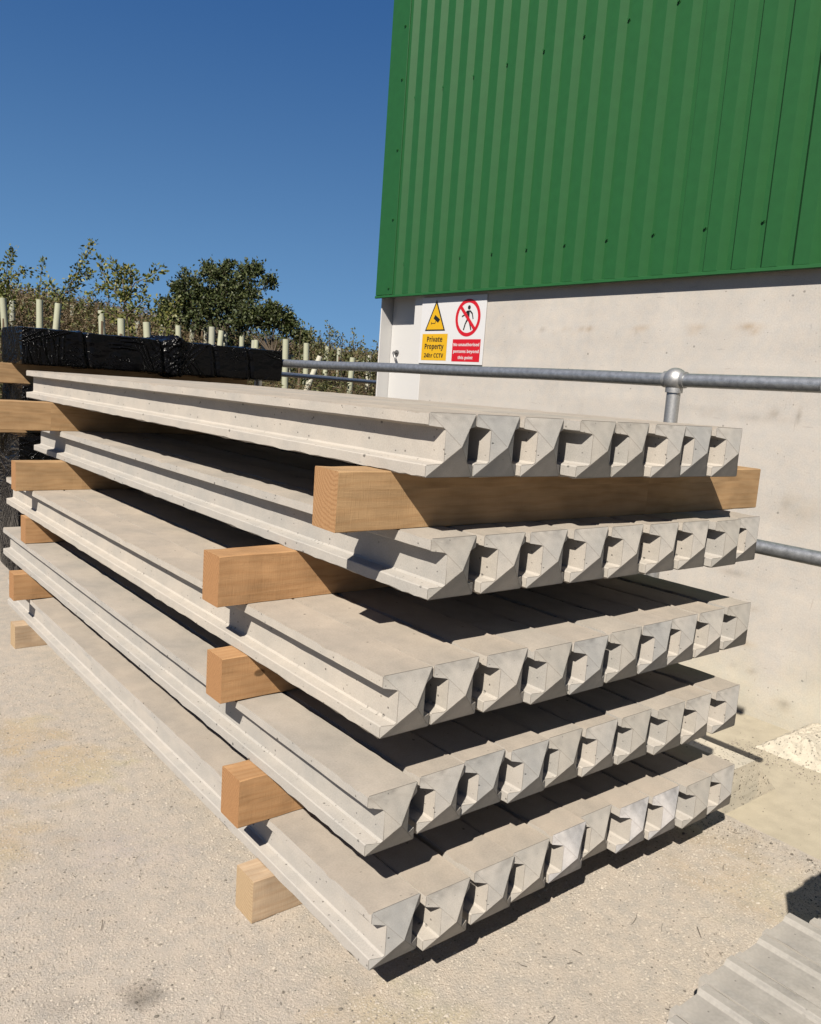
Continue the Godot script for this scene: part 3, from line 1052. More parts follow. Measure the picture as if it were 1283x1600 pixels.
	for k in prof.size() - 1:
		var o := Vector3(-(prof[k + 1].y - prof[k].y), (prof[k + 1].x - prof[k].x), 0)
		fl.quad(Vector3(prof[k].x, prof[k].y, -2.54), Vector3(prof[k].x, prof[k].y, 5.0), Vector3(prof[k + 1].x, prof[k + 1].y, 5.0), Vector3(prof[k + 1].x, prof[k + 1].y, -2.54), Vector3(-1, 0.3, 0))
	obj("drip_flashing", [[fl, green_m]], b)
	var cap := MB.new()
	cap.box(Vector3(1.69, 4.5, -2.56), Vector3(6.05, 4.56, 5.05), 0.004)
	obj("roof_cap", [[cap, green_m]], b)

func _sign() -> void:
	var s := thing("warning_sign", "white warning sign with yellow camera triangle and red no-entry ring on the wall", "sign", Vector3(2.6599, 1.1625, -3.3298))
	s.basis = Basis(Vector3(0, 0, 1), Vector3(0, 1, 0), Vector3(-1, 0, 0)).scaled(Vector3.ONE * 1.3629)
	var white := mat(Color(0.50, 0.50, 0.505), 0.4)
	var yellow := mat(Color(0.52, 0.30, 0.008), 0.45)
	var red := mat(Color(0.42, 0.008, 0.016), 0.45)
	var black := mat(Color(0.012, 0.012, 0.012), 0.4)
	var p := MB.new()
	p.box(Vector3(0, 0, -0.0045), Vector3(0.448, 0.309, 0.0), 0.0006)
	obj("panel", [[p, white]], s)
	var t0 := MB.new()
	t0.tri(Vector3(0.108, 0.297, 0.0006), Vector3(0.034, 0.153, 0.0006), Vector3(0.182, 0.153, 0.0006), Vector3.BACK)
	var t1 := MB.new()
	t1.tri(Vector3(0.108, 0.280, 0.0012), Vector3(0.045, 0.1595, 0.0012), Vector3(0.171, 0.1595, 0.0012), Vector3.BACK)
	obj("warning_triangle", [[t0, black], [t1, yellow]], s)
	var cm := MB.new()
	flat_quad(cm, Vector2(0.105, 0.227), Vector2(0.142, 0.205), Vector2(0.128, 0.190), Vector2(0.094, 0.211), 0.0018)
	stroke(cm, Vector2(0.113, 0.203), Vector2(0.106, 0.187), 0.003, 0.0018)
	stroke(cm, Vector2(0.107, 0.188), Vector2(0.080, 0.188), 0.003, 0.0018)
	stroke(cm, Vector2(0.080, 0.194), Vector2(0.080, 0.182), 0.003, 0.0018)
	obj("camera_symbol", [[cm, black]], s)
	var yb := MB.new()
	flat_quad(yb, Vector2(0.019, 0.0155), Vector2(0.203, 0.0155), Vector2(0.203, 0.139), Vector2(0.019, 0.139), 0.0006)
	obj("yellow_field", [[yb, yellow]], s)
	var ring := MB.new()
	disc(ring, Vector2(0.333, 0.209), 0.067, 0.0835, 0.0006)
	obj("ban_ring", [[ring, red]], s)
	var man := MB.new()
	disc(man, Vector2(0.338, 0.2545), 0.0, 0.0095, 0.0008)
	stroke(man, Vector2(0.333, 0.241), Vector2(0.337, 0.202), 0.020, 0.0009, 0.013)
	stroke(man, Vector2(0.326, 0.238), Vector2(0.313, 0.222), 0.007, 0.0010)
	stroke(man, Vector2(0.314, 0.223), Vector2(0.293, 0.215), 0.006, 0.0011)
	stroke(man, Vector2(0.345, 0.240), Vector2(0.362, 0.226), 0.007, 0.0010)
	stroke(man, Vector2(0.361, 0.228), Vector2(0.369, 0.203), 0.006, 0.0011)
	stroke(man, Vector2(0.335, 0.207), Vector2(0.319, 0.182), 0.010, 0.0010, 0.007)
	stroke(man, Vector2(0.320, 0.185), Vector2(0.310, 0.155), 0.007, 0.0011)
	stroke(man, Vector2(0.338, 0.207), Vector2(0.349, 0.182), 0.010, 0.0010, 0.007)
	stroke(man, Vector2(0.348, 0.185), Vector2(0.360, 0.155), 0.007, 0.0011)
	obj("walking_figure", [[man, black]], s)
	var sl := MB.new()
	stroke(sl, Vector2(0.333 - 0.0520, 0.209 + 0.0520), Vector2(0.333 + 0.0520, 0.209 - 0.0520), 0.0155, 0.0018)
	obj("ban_bar", [[sl, red]], s)
	var rb := MB.new()
	flat_quad(rb, Vector2(0.2425, 0.013), Vector2(0.430, 0.013), Vector2(0.430, 0.1135), Vector2(0.2425, 0.1135), 0.0006)
	obj("red_field", [[rb, red]], s)
	letters("Private", s, Vector2(0.056, 0.1015), Vector2(0.168, 0.128), 0.0012, black, true)
	letters("Property", s, Vector2(0.042, 0.060), Vector2(0.180, 0.093), 0.0012, black, true)
	letters("24hr CCTV", s, Vector2(0.041, 0.0285), Vector2(0.182, 0.0495), 0.0012, black, true)
	letters("No unauthorised", s, Vector2(0.250, 0.082), Vector2(0.423, 0.0975), 0.0012, white, true)
	letters("persons beyond", s, Vector2(0.252, 0.0475), Vector2(0.423, 0.067), 0.0012, white, true)
	letters("this point", s, Vector2(0.286, 0.0195), Vector2(0.386, 0.039), 0.0012, white, true)

func frustum(mb: MB, lo: Vector3, hi: Vector3, tlo: Vector2, thi: Vector2, sd: int, rough: float) -> void:
	# a tapered block whose faces are slightly uneven: base lo..hi, top tlo..thi (x, z)
	var f := FastNoiseLite.new(); f.seed = sd; f.frequency = 1.0; f.fractal_octaves = 3
	var st := 12
	var at := func(u: float, v: float, w: float) -> Vector3:
		var x := lerpf(lerpf(lo.x, tlo.x, w), lerpf(hi.x, thi.x, w), u)
		var z := lerpf(lerpf(lo.z, tlo.y, w), lerpf(hi.z, thi.y, w), v)
		var p := Vector3(x, lerpf(lo.y, hi.y, w), z)
		return p + Vector3(f.get_noise_3d(p.x * 30, p.y * 30, p.z * 30), f.get_noise_3d(p.x * 30 + 20, p.y * 30, p.z * 30), f.get_noise_3d(p.x * 30 + 40, p.y * 30, p.z * 30)) * rough
	for i in st:
		for j in st:
			var a := float(i) / st; var b := float(i + 1) / st; var c := float(j) / st; var d := float(j + 1) / st
			mb.quad(at.call(0, a, c), at.call(0, b, c), at.call(0, b, d), at.call(0, a, d), Vector3(-1, 0.5, 0))
			mb.quad(at.call(1, a, c), at.call(1, b, c), at.call(1, b, d), at.call(1, a, d), Vector3(1, 0.5, 0))
			mb.quad(at.call(a, 0, c), at.call(b, 0, c), at.call(b, 0, d), at.call(a, 0, d), Vector3(0, 0.5, -1))
			mb.quad(at.call(a, 1, c), at.call(b, 1, c), at.call(b, 1, d), at.call(a, 1, d), Vector3(0, 0.5, 1))
			mb.quad(at.call(a, c, 1), at.call(b, c, 1), at.call(b, d, 1), at.call(a, d, 1), Vector3.UP)

func _blocks(block_m: Material, slab_m: Material) -> void:
	var a := MB.new()
	frustum(a, Vector3(1.14, -0.362, -1.10), Vector3(2.076, -0.21, -0.352), Vector2(1.2, -1.0), Vector2(1.90, -0.358), 3, 0.0016)
	single("concrete_block", [[a, block_m]], "tapered concrete footing block beside the right end of the stack", "concrete block")
	var b := MB.new()
	frustum(b, Vector3(2.36, -0.362, -0.590), Vector3(2.664, -0.28, -0.31), Vector2(2.444, -0.49), Vector2(2.664, -0.40), 9, 0.008)
	single("concrete_block", [[b, block_m]], "rough pitted concrete block set against the foot of the wall", "concrete block")

func _railings(gal_m: Material, ball_m: Material) -> void:
	var r := thing("guard_rail", "galvanised tube guard rail with ball fitting running along the concrete wall", "railing", Vector3(1.36, 0, -0.4954))
	var tr := 0.0203
	var h := MB.new()
	var pts := []
	for k in 13: pts.append(Vector3(0, 1.074 + 0.0012 * sin(k * 1.7), -2.62 + 3.06 * k / 12.0))
	h.tube(pts, tr, 20)
	obj("handrail", [[h, gal_m]], r)
	var m := MB.new()
	m.tube([Vector3(0, 0.629, -2.62), Vector3(0, 0.629, 0.512)], tr, 20)
	obj("mid_rail", [[m, gal_m]], r)
	for z in [0.0, -2.60]:
		var p := MB.new()
		p.tube([Vector3(0, -0.21 if z == 0.0 else -0.36, z), Vector3(0, 1.05, z)], tr, 20)
		obj("post", [[p, ball_m]], r)
		var b := MB.new()
		b.sphere(Vector3(0, 1.074, z), Vector3(0.0355, 0.0355, 0.0355), 24, 14)
		b.tube([Vector3(0, 1.055, z), Vector3(0, 1.035, z)], 0.0255, 20)
		b.tube([Vector3(0, 1.074, z - 0.036), Vector3(0, 1.074, z + 0.036)], 0.0245, 20)
		obj("ball_fitting", [[b, ball_m]], r)
		var b2 := MB.new()
		b2.sphere(Vector3(0, 0.629, z), Vector3(0.0355, 0.0355, 0.0355), 24, 14)
		obj("ball_fitting", [[b2, ball_m]], r)
	var f := thing("guard_rail", "thinner looking far guard rail crossing in front of the tree guards", "railing", Vector3(1.5, 0, -4.45))
	var far := MB.new()
	far.tube([Vector3.ZERO + Vector3(0, 1.036, 0), Vector3(5.3, 1.030, -3.12)], tr, 16)
	obj("handrail", [[far, gal_m]], f)
	for t in [0.0, 0.82, 1.0]:
		var p := MB.new()
		var q: Vector3 = Vector3(5.3, 0, -3.12) * t
		p.tube([q, q + Vector3(0, 1.03, 0)], tr, 14)
		obj("post", [[p, gal_m]], f)

# ---------------------------------------------------------------- the stack of posts
func _posts() -> void:
	for k in 6: make_post_meshes(100 + k)
	for k in 3: make_post_meshes(120 + k, 0.0085)
	var rows := [
		[0.859, "top", [0, -0.0017, 0.099, -0.0019, 0.198, 0.0073, 0.310, 0.0318, 0.408, 0.0328, 0.5055, 0.0467, 0.603, 0.0433, 0.7015, 0.0526]],
		[0.6627, "second", [0.0259, -0.0051, 0.1369, -0.0006, 0.2419, 0.0038, 0.3524, 0.008, 0.4554, 0.0124, 0.5679, 0.017, 0.6729, 0.0212, 0.772, 0.0369, 0.8755, 0.0241]],
		[0.4655, "third", [-0.0749, 0.0256, 0.0267, 0.0245, 0.1375, 0.0287, 0.236, 0.0443, 0.3357, 0.0468, 0.4481, 0.0405, 0.551, 0.0394, 0.6495, 0.0363, 0.7555, 0.0355, 0.8711, 0.033]],
		[0.2762, "fourth", [-0.0879, 0.025, 0.0212, 0.0168, 0.1225, 0.0116, 0.2235, 0.0242, 0.322, 0.0207, 0.4223, 0.0278, 0.529, 0.0309, 0.6347, 0.0419, 0.7365, 0.0415, 0.8506, 0.044]],
		[0.0838, "bottom", [-0.0743, 0.0369, 0.0261, 0.0486, 0.1381, 0.0431, 0.2372, 0.0377, 0.3467, 0.0346, 0.446, 0.0192, 0.5445, 0.0399, 0.6472, 0.046, 0.7533, 0.0578, 0.859, 0.0536]]]
	rng.seed = 500
	for r in rows.size():
		var row: Array = rows[r]
		var n: int = row[2].size() / 2
		for i in n:
			var place: String = "leftmost" if i == 0 else "rightmost" if i == n - 1 else ORD[i] + " from the left"
			var label := "slotted concrete post, %s, in the %s layer of the stack" % [place, row[1]]
			var tone := rng.randi_range(0, 3)
			if r == 0 and i == 1: tone = 1
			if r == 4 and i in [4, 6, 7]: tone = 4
			var p := post(Vector3(row[2][i * 2], row[0] + 0.0003, row[2][i * 2 + 1]), rng.randi_range(0, 5), tone, label, "slotted concrete posts in the five layer stack", rng.randf_range(-0.004, 0.004), rng.randf_range(-0.0008, 0.0008))

func _bearers(tn: Material, to: Material, tp: Material, e1: Material, e2: Material, e3: Material) -> void:
	var g := "timber bearers between the layers of posts"
	bearer(-0.098, 1.119, 0.7627, 0.859, -0.160, -0.090, to, e2, 1, "long weathered timber under the near ends of the top layer", g, -0.020)
	bearer(-0.136, 1.08, 0.5655, 0.6627, -0.475, -0.408, tn, e1, 2, "orange brown timber under the second layer near the front", g)
	bearer(-0.124, 1.08, 0.3762, 0.4655, -0.470, -0.405, tn, e1, 3, "reddish timber under the third layer near the front", g)
	bearer(-0.139, 1.02, 0.1838, 0.2762, -0.358, -0.288, tn, e1, 4, "timber with bold end rings under the fourth layer near the front", g)
	bearer(-0.115, 0.955, 0.0, 0.0838, -0.330, -0.264, tp, e3, 5, "pale timber on the ground under the near part of the bottom layer", g)
	bearer(-0.165, 1.08, 0.7627, 0.859, -2.07, -1.995, to, e2, 6, "timber under the far ends of the top layer", g)
	bearer(-0.128, 1.08, 0.5655, 0.6627, -2.00, -1.942, to, e1, 7, "timber under the far part of the second layer", g)
	bearer(-0.086, 1.08, 0.3762, 0.4655, -2.055, -1.99, tn, e1, 8, "timber under the far part of the third layer", g)
	bearer(-0.128, 1.02, 0.1838, 0.2762, -2.035, -1.972, tn, e1, 9, "timber with a dark knot under the far part of the fourth layer", g)
	bearer(-0.115, 0.955, 0.0, 0.0838, -2.075, -2.010, tp, e3, 10, "pale timber on the ground under the far part of the bottom layer", g)

func _packs(film_m: Material, tn: Material, to: Material, e1: Material) -> void:
	var names := ["topmost", "middle one", "tall lowest one"]
	var ys := [[0.979, 1.136], [0.745, 0.892], [0.060, 0.676]]
	for k in 3:
		var size := Vector3(1.245, ys[k][1] - ys[k][0], 0.355)
		var o := MeshInstance3D.new()
		o.name = numbered("wrapped_pack")
		o.mesh = wrapped_pack(size, 0.06 if k == 0 else -9.0, 40 + k, film_m)
		add_child(o, true)
		var xo: float = 0.713 if k == 0 else 0.70 + 0.015 * (k % 2)
		o.position = Vector3(xo, ys[k][0], -2.972)
		o.rotation.y = 0.006
		tag(o, "black film wrapped pack, %s in the pile behind the posts" % names[k], "wrapped pack", "black wrapped packs in the pile behind the posts")
	var b := [[0.8925, 0.979, "topmost"], [0.6765, 0.745, "middle one"], [0.0, 0.060, "lowest one"]]
	for k in 3:
		bearer([-0.02, 0.0, 0.12][k], 1.22, b[k][0], b[k][1], -3.05, -2.955, to, e1, 20 + k, "timber under a black wrapped pack, %s in that pile" % b[k][2], "timber bearers under the black packs")

func _side_stack(to: Material, e: Material) -> void:
	# posts laid on their sides, blunt ends towards the big stack; unseen upper layers are added beyond the frame for their shadow
	var g := "posts lying on their sides in the second stack"
	var px := [0.652, 0.5475, 0.447, 0.347, 0.247, 0.147]
	var pz := [0.385, 0.352, 0.357, 0.354, 0.367, 0.378]
	for k in 6:
		var lbl: String = ["broken-ended concrete post at the right edge of the picture", "slotted post on its side, second from the right edge in the corner", "slotted post on its side, third from the right edge in the corner", "slotted post on its side, fourth from the right edge in the corner", "slotted post on its side, fifth from the right edge in the corner", "slotted post on its side nearest the bottom edge in the corner"][k]
		var p := post(Vector3(px[k] + 0.1, 0.001, pz[k] + PL), 6 + k % 3, 5, lbl, g)
		p.rotation.z = PI / 2
	for layer in 3:
		for k in 3:
			var p := post(Vector3(0.289 + 0.1 + 0.103 * k, 0.19 + 0.17 * layer, (0.582 if layer == 2 else 0.95) + PL), 6 + k % 3, 5, "added unseen slotted post, %s from the left, %s upper layer of the second stack" % [ORD[k], ORD[layer]], "added unseen upper layers of the second stack")
			p.rotation.z = PI / 2
		for z in [1.1, 2.4]:
			bearer(0.28, 0.62, 0.101 + 0.17 * layer + (0.0 if layer == 0 else 0.0), 0.189 + 0.17 * layer - (0.0 if layer == 0 else 0.0), z, z + 0.08, to, e, 40 + layer, "added timber at the %s end under the %s unseen upper layer of the second stack" % ["near" if z > 2 else "far", ORD[layer]], "added unseen timbers in the second stack")

# ---------------------------------------------------------------- the bank behind the yard
func _bank() -> void:
	rng.seed = 900
	# tree guards: a pale tube round each young tree, some with a wooden stake
	var tm := mat(Color(0.36, 0.37, 0.27), 0.5)
	tm.backlight_enabled = true
	tm.backlight = Color(0.3, 0.32, 0.22)
	var tm2 := mat(Color(0.40, 0.39, 0.315), 0.5)
	var tm3 := mat(Color(0.31, 0.315, 0.25), 0.55)
	var sm := mat(Color(0.14, 0.10, 0.065), 0.9)
	var tops := [Vector3(1.78, 1.78, -10.88), Vector3(2.21, 1.85, -12.26), Vector3(2.15, 1.79, -10.57), Vector3(3.21, 1.99, -14.24), Vector3(2.34, 1.76, -10.42), Vector3(3.42, 1.97, -13.51), Vector3(2.77, 1.71, -10.06), Vector3(4.10, 1.83, -13.49), Vector3(2.59, 1.56, -8.80), Vector3(4.25, 1.78, -12.80), Vector3(2.82, 1.54, -8.61), Vector3(4.58, 1.78, -12.53), Vector3(4.08, 1.66, -10.70), Vector3(5.15, 1.78, -12.63), Vector3(5.33, 1.78, -12.48), Vector3(3.88, 1.60, -9.13), Vector3(4.57, 1.63, -10.30), Vector3(5.58, 1.72, -12.26), Vector3(5.60, 1.68, -11.68), Vector3(5.96, 1.62, -11.94), Vector3(5.99, 1.63, -11.91), Vector3(5.89, 1.63, -11.44), Vector3(4.62, 1.51, -8.51), Vector3(6.23, 1.41, -11.12), Vector3(5.53, 1.54, -9.50), Vector3(5.68, 1.36, -9.35), Vector3(6.94, 1.61, -11.13), Vector3(7.10, 1.59, -11.01), Vector3(6.05, 1.38, -9.05), Vector3(7.24, 1.49, -10.31)]
	for i in tops.size():
		var t: Vector3 = tops[i]
		var leaning: bool = i == 25
		var foot := Vector3(t.x, bank_height(t.x, t.z) - 0.05, t.z)
		if leaning: foot = Vector3(5.42, bank_height(5.42, -9.42) - 0.03, -9.42)
		else: foot += Vector3(rng.randf_range(-0.07, 0.07), 0, rng.randf_range(-0.05, 0.05))
		var o := thing("tree_guard", ("leaning pale tree guard tube beside the far rail" if leaning else "pale green tree guard tube on the bank, %s from the left" % ORD[i]), "tree guard", foot, "tree guards on the planted bank")
		var d := t - foot
		var tube := MB.new()
		var R := 0.043 if d.length() > 0.2 else 0.035
		tube.tube([Vector3.ZERO, d * 0.5 + Vector3(rng.randf_range(-0.008, 0.008), 0, 0), d], R, 14, false, R * 0.97)
		tube.tube([d, d * 0.6], R * 0.9, 14, false)
		obj("tube", [[tube, [tm, tm2, tm, tm3][i % 4] if t.z > -12.0 else tm3]], o)
		if i in [0, 3, 6, 7, 9, 14, 17, 27] or rng.randf() < 0.25:
			var s := MB.new()
			var side := -0.055 if i != 20 else 0.055
			s.box(Vector3(side - 0.012, 0, 0.02), Vector3(side + 0.012, d.y * rng.randf_range(0.72, 0.95), 0.044), 0.002)
			obj("stake", [[s, sm]], o)
		if t.z < -10.5 and rng.randf() < 0.6:
			pass
	var fm := foliage_mat()
	var bark := mat(Color(0.09, 0.07, 0.05), 0.95)
	var saplings := [
		["yellow green sapling with small leaves at the left end of the bank", 130, [[Vector3(1.84, 0.90, -11.26), Vector3(1.85, 1.69, -11.38), Vector3(1.92, 2.03, -11.39), Vector3(1.96, 2.27, -11.41), Vector3(2.03, 2.48, -11.39)], [Vector3(1.92, 2.03, -11.39), Vector3(2.04, 2.13, -11.31), Vector3(2.16, 2.21, -11.23)], [Vector3(1.86, 1.52, -11.34), Vector3(1.78, 1.81, -11.46), Vector3(1.74, 2.10, -11.55)], [Vector3(1.87, 1.60, -11.35), Vector3(1.99, 1.85, -11.30), Vector3(2.05, 2.00, -11.28)], [Vector3(1.86, 1.77, -11.39), Vector3(1.81, 2.02, -11.48), Vector3(1.85, 2.24, -11.49)], [Vector3(1.88, 1.69, -11.36), Vector3(1.94, 1.91, -11.35), Vector3(1.88, 2.03, -11.42)]]],
		["thin upright shoot of leaves between two arching saplings", 85, [[Vector3(2.80, 1.05, -13.09), Vector3(2.83, 1.76, -13.20), Vector3(2.84, 2.16, -13.27), Vector3(2.89, 2.59, -13.32)], [Vector3(2.84, 1.86, -13.22), Vector3(2.74, 2.03, -13.33), Vector3(2.68, 2.17, -13.40)], [Vector3(2.84, 1.96, -13.24), Vector3(2.95, 2.12, -13.18)]]],
		["arching sapling whose longest branch reaches up and right", 120, [[Vector3(2.38, 0.86, -10.83), Vector3(2.41, 1.57, -10.90), Vector3(2.55, 1.94, -10.86), Vector3(2.65, 2.18, -10.82), Vector3(2.76, 2.40, -10.78), Vector3(2.85, 2.63, -10.75)], [Vector3(2.61, 2.08, -10.84), Vector3(2.73, 2.17, -10.76), Vector3(2.85, 2.21, -10.66)], [Vector3(2.50, 1.85, -10.88), Vector3(2.43, 1.95, -10.96), Vector3(2.39, 2.08, -11.01)], [Vector3(2.55, 1.94, -10.86), Vector3(2.62, 1.99, -10.82), Vector3(2.69, 2.03, -10.77)], [Vector3(2.65, 2.18, -10.82), Vector3(2.71, 2.24, -10.79), Vector3(2.79, 2.23, -10.72)]]],
		["wide spreading sapling with a long branch pointing right", 140, [[Vector3(2.84, 0.70, -9.14), Vector3(2.83, 1.50, -9.24), Vector3(2.80, 1.81, -9.33), Vector3(2.68, 1.95, -9.46), Vector3(2.61, 2.14, -9.55), Vector3(2.60, 2.27, -9.58)], [Vector3(2.80, 1.81, -9.33), Vector3(2.92, 2.04, -9.27), Vector3(3.05, 2.11, -9.18), Vector3(3.16, 2.23, -9.11)], [Vector3(2.81, 1.77, -9.31), Vector3(2.80, 2.04, -9.37), Vector3(2.71, 2.25, -9.48)], [Vector3(2.88, 1.97, -9.29), Vector3(2.88, 2.22, -9.34)], [Vector3(2.69, 1.94, -9.44), Vector3(2.54, 1.94, -9.56), Vector3(2.49, 1.84, -9.58)], [Vector3(2.82, 1.62, -9.27), Vector3(2.96, 1.78, -9.19), Vector3(3.02, 1.89, -9.17)], [Vector3(2.83, 1.50, -9.24), Vector3(2.71, 1.63, -9.36), Vector3(2.62, 1.65, -9.44)], [Vector3(2.80, 1.81, -9.33), Vector3(2.87, 1.88, -9.28), Vector3(2.98, 1.94, -9.21)], [Vector3(2.80, 2.04, -9.37), Vector3(2.86, 2.16, -9.35)], [Vector3(2.72, 1.92, -9.41), Vector3(2.76, 2.10, -9.42), Vector3(2.80, 2.22, -9.41)]]],
		["small leafy bush left of the dark tree", 130, [[Vector3(3.99, 0.85, -10.83), Vector3(3.98, 1.64, -10.94), Vector3(3.94, 1.84, -11.01), Vector3(3.91, 2.01, -11.07)], [Vector3(3.98, 1.64, -10.94), Vector3(4.06, 1.87, -10.92), Vector3(4.16, 2.03, -10.87)], [Vector3(3.98, 1.69, -10.95), Vector3(3.86, 1.82, -11.08)], [Vector3(4.01, 1.74, -10.93), Vector3(4.11, 1.86, -10.88)]]]]
	for s in saplings:
		var base: Vector3 = s[2][0][0]
		var o := thing("sapling", s[0], "sapling", base)
		var fol := MB.new()
		var stem := MB.new()
		for br in s[2]:
			var q := []
			for p in br: q.append(p - base)
			branch_leaves(fol, stem, q, s[1] * 1.9, 0, 0.009, 0.062)
		obj("stem", [[stem, bark]], o)
		obj("foliage", [[fol, fm]], o)
	# the dark tree and the bush at its right
	_clump_tree("dark_tree", "dark green round tree rising above the bank", "tree", Vector3(5.50, 0.95, -12.21), [[Vector3(5.16, 2.41, -12.74), 0.29], [Vector3(5.55, 2.58, -12.45), 0.33], [Vector3(5.90, 2.69, -12.19), 0.26], [Vector3(6.20, 2.63, -11.93), 0.13], [Vector3(5.39, 2.74, -12.62), 0.13], [Vector3(5.66, 2.82, -12.41), 0.11], [Vector3(6.03, 2.81, -12.11), 0.13], [Vector3(4.82, 2.10, -12.95), 0.15], [Vector3(5.02, 2.23, -12.82), 0.20], [Vector3(5.58, 2.20, -12.36), 0.31], [Vector3(5.24, 2.14, -12.62), 0.24], [Vector3(5.89, 2.34, -12.14), 0.24], [Vector3(4.96, 2.42, -12.90), 0.09], [Vector3(5.45, 1.95, -12.40), 0.30], [Vector3(5.75, 2.02, -12.20), 0.28], [Vector3(5.15, 1.90, -12.65), 0.26], [Vector3(5.30, 2.30, -12.60), 0.26], [Vector3(5.75, 2.48, -12.30), 0.22], [Vector3(5.05, 2.05, -12.80), 0.18], [Vector3(4.80, 1.95, -12.95), 0.17]], 1, 46000.0, fm, bark)
	_clump_tree("bush", "low dark bush to the right of the dark tree", "bush", Vector3(5.70, 0.80, -10.9), [[Vector3(5.58, 1.94, -11.00), 0.20], [Vector3(5.80, 2.01, -10.83), 0.17], [Vector3(5.93, 1.94, -10.72), 0.10], [Vector3(5.47, 1.90, -11.08), 0.14], [Vector3(5.71, 1.82, -10.87), 0.20], [Vector3(5.72, 2.10, -10.93), 0.09], [Vector3(5.42, 2.02, -11.2), 0.17], [Vector3(5.95, 1.78, -10.7), 0.16], [Vector3(6.1, 1.70, -10.6), 0.13], [Vector3(5.3, 1.85, -11.2), 0.16]], 1, 40000.0, fm, bark)
	# upright young plants towards the shed
	var sp := [[Vector3(5.80, 1.77, -10.14), Vector3(5.77, 0.75, -10.00)], [Vector3(5.93, 1.81, -10.04), Vector3(5.89, 0.74, -9.91)], [Vector3(6.04, 1.74, -9.93), Vector3(6.01, 0.74, -9.81)], [Vector3(6.15, 1.89, -9.88), Vector3(6.11, 0.72, -9.73)], [Vector3(6.30, 1.74, -9.73), Vector3(6.27, 0.7, -9.61)], [Vector3(6.43, 1.78, -9.63), Vector3(6.40, 0.68, -9.50)], [Vector3(6.51, 1.66, -9.54), Vector3(6.48, 0.66, -9.44)], [Vector3(6.62, 1.55, -9.43), Vector3(6.60, 0.64, -9.34)], [Vector3(6.71, 1.66, -9.37), Vector3(6.69, 0.62, -9.27)]]
	for i in sp.size():
		var base: Vector3 = sp[i][1]
		var o := thing("young_shrub", "upright young shrub near the shed corner, %s from the dark bush" % ORD[i], "shrub", base, "young shrubs near the shed corner")
		var fol := MB.new()
		var stem := MB.new()
		var tip: Vector3 = sp[i][0] - base
		branch_leaves(fol, stem, [Vector3.ZERO, tip * 0.5 + Vector3(rng.randf_range(-0.04, 0.04), 0, 0), tip], 120, 2, 0.008, 0.05)
		for k in 5:
			var a := tip * rng.randf_range(0.35, 0.8)
			branch_leaves(fol, stem, [a, a + Vector3(rng.randf_range(-0.17, 0.17), rng.randf_range(0.08, 0.25), rng.randf_range(-0.15, 0.15))], 170, 2, 0.005, 0.05)
		obj("stem", [[stem, bark]], o)
		obj("foliage", [[fol, fm]], o)
	# weeds: nobody could count them
	_weeds("dry_weeds", "dense dry brown weeds and grasses covering the bank", 0, 3600)
	_weeds("leafy_weeds", "olive green leafy weeds growing among the dry stems on the bank", 1, 2300)

func _clump_tree(called: String, label: String, cat: String, base: Vector3, clumps: Array, kind: int, density: float, fm: Material, bark: Material) -> void:
	var o := thing(called, label, cat, base)
	var wood := MB.new()
	var fol := MB.new()
	var fork: Vector3 = (clumps[1][0] - base) * 0.45
	wood.tube([Vector3.ZERO, fork * 0.5 + Vector3(0.02, 0, 0), fork], 0.035, 8, true, 0.024)
	for c in clumps:
		var p: Vector3 = c[0] - base
		var r: float = c[1]
		wood.tube([fork, fork.lerp(p, 0.5) + rand_dir() * 0.05, p], 0.016, 6, false, 0.005)
		# twigs out of each clump's middle, leaves along them, so that gaps stay between them
		var twigs := int(24 + r * 170)
		for k in twigs:
			var d := rand_dir()
			d.y += 0.2
			d = d.normalized()
			var ln := r * rng.randf_range(0.5, 1.4)
			var e := p + d * ln
			wood.tube([p + d * ln * 0.25, e], 0.004, 3, false, 0.002)
			var cnt := int(density * r * r * r / twigs * 0.35) + 9
			for w in cnt:
				var t := rng.randf_range(0.3, 1.05)
				var q := p.lerp(e, t) + rand_dir() * rng.randf_range(0.01, 0.06)
				leaf(fol, q, (d + rand_dir() * 1.2).normalized(), rand_dir(), rng.randf_range(0.045, 0.075), 0.017, leaf_col(kind))
	obj("trunk", [[wood, bark]], o)
	obj("crown", [[fol, fm]], o)

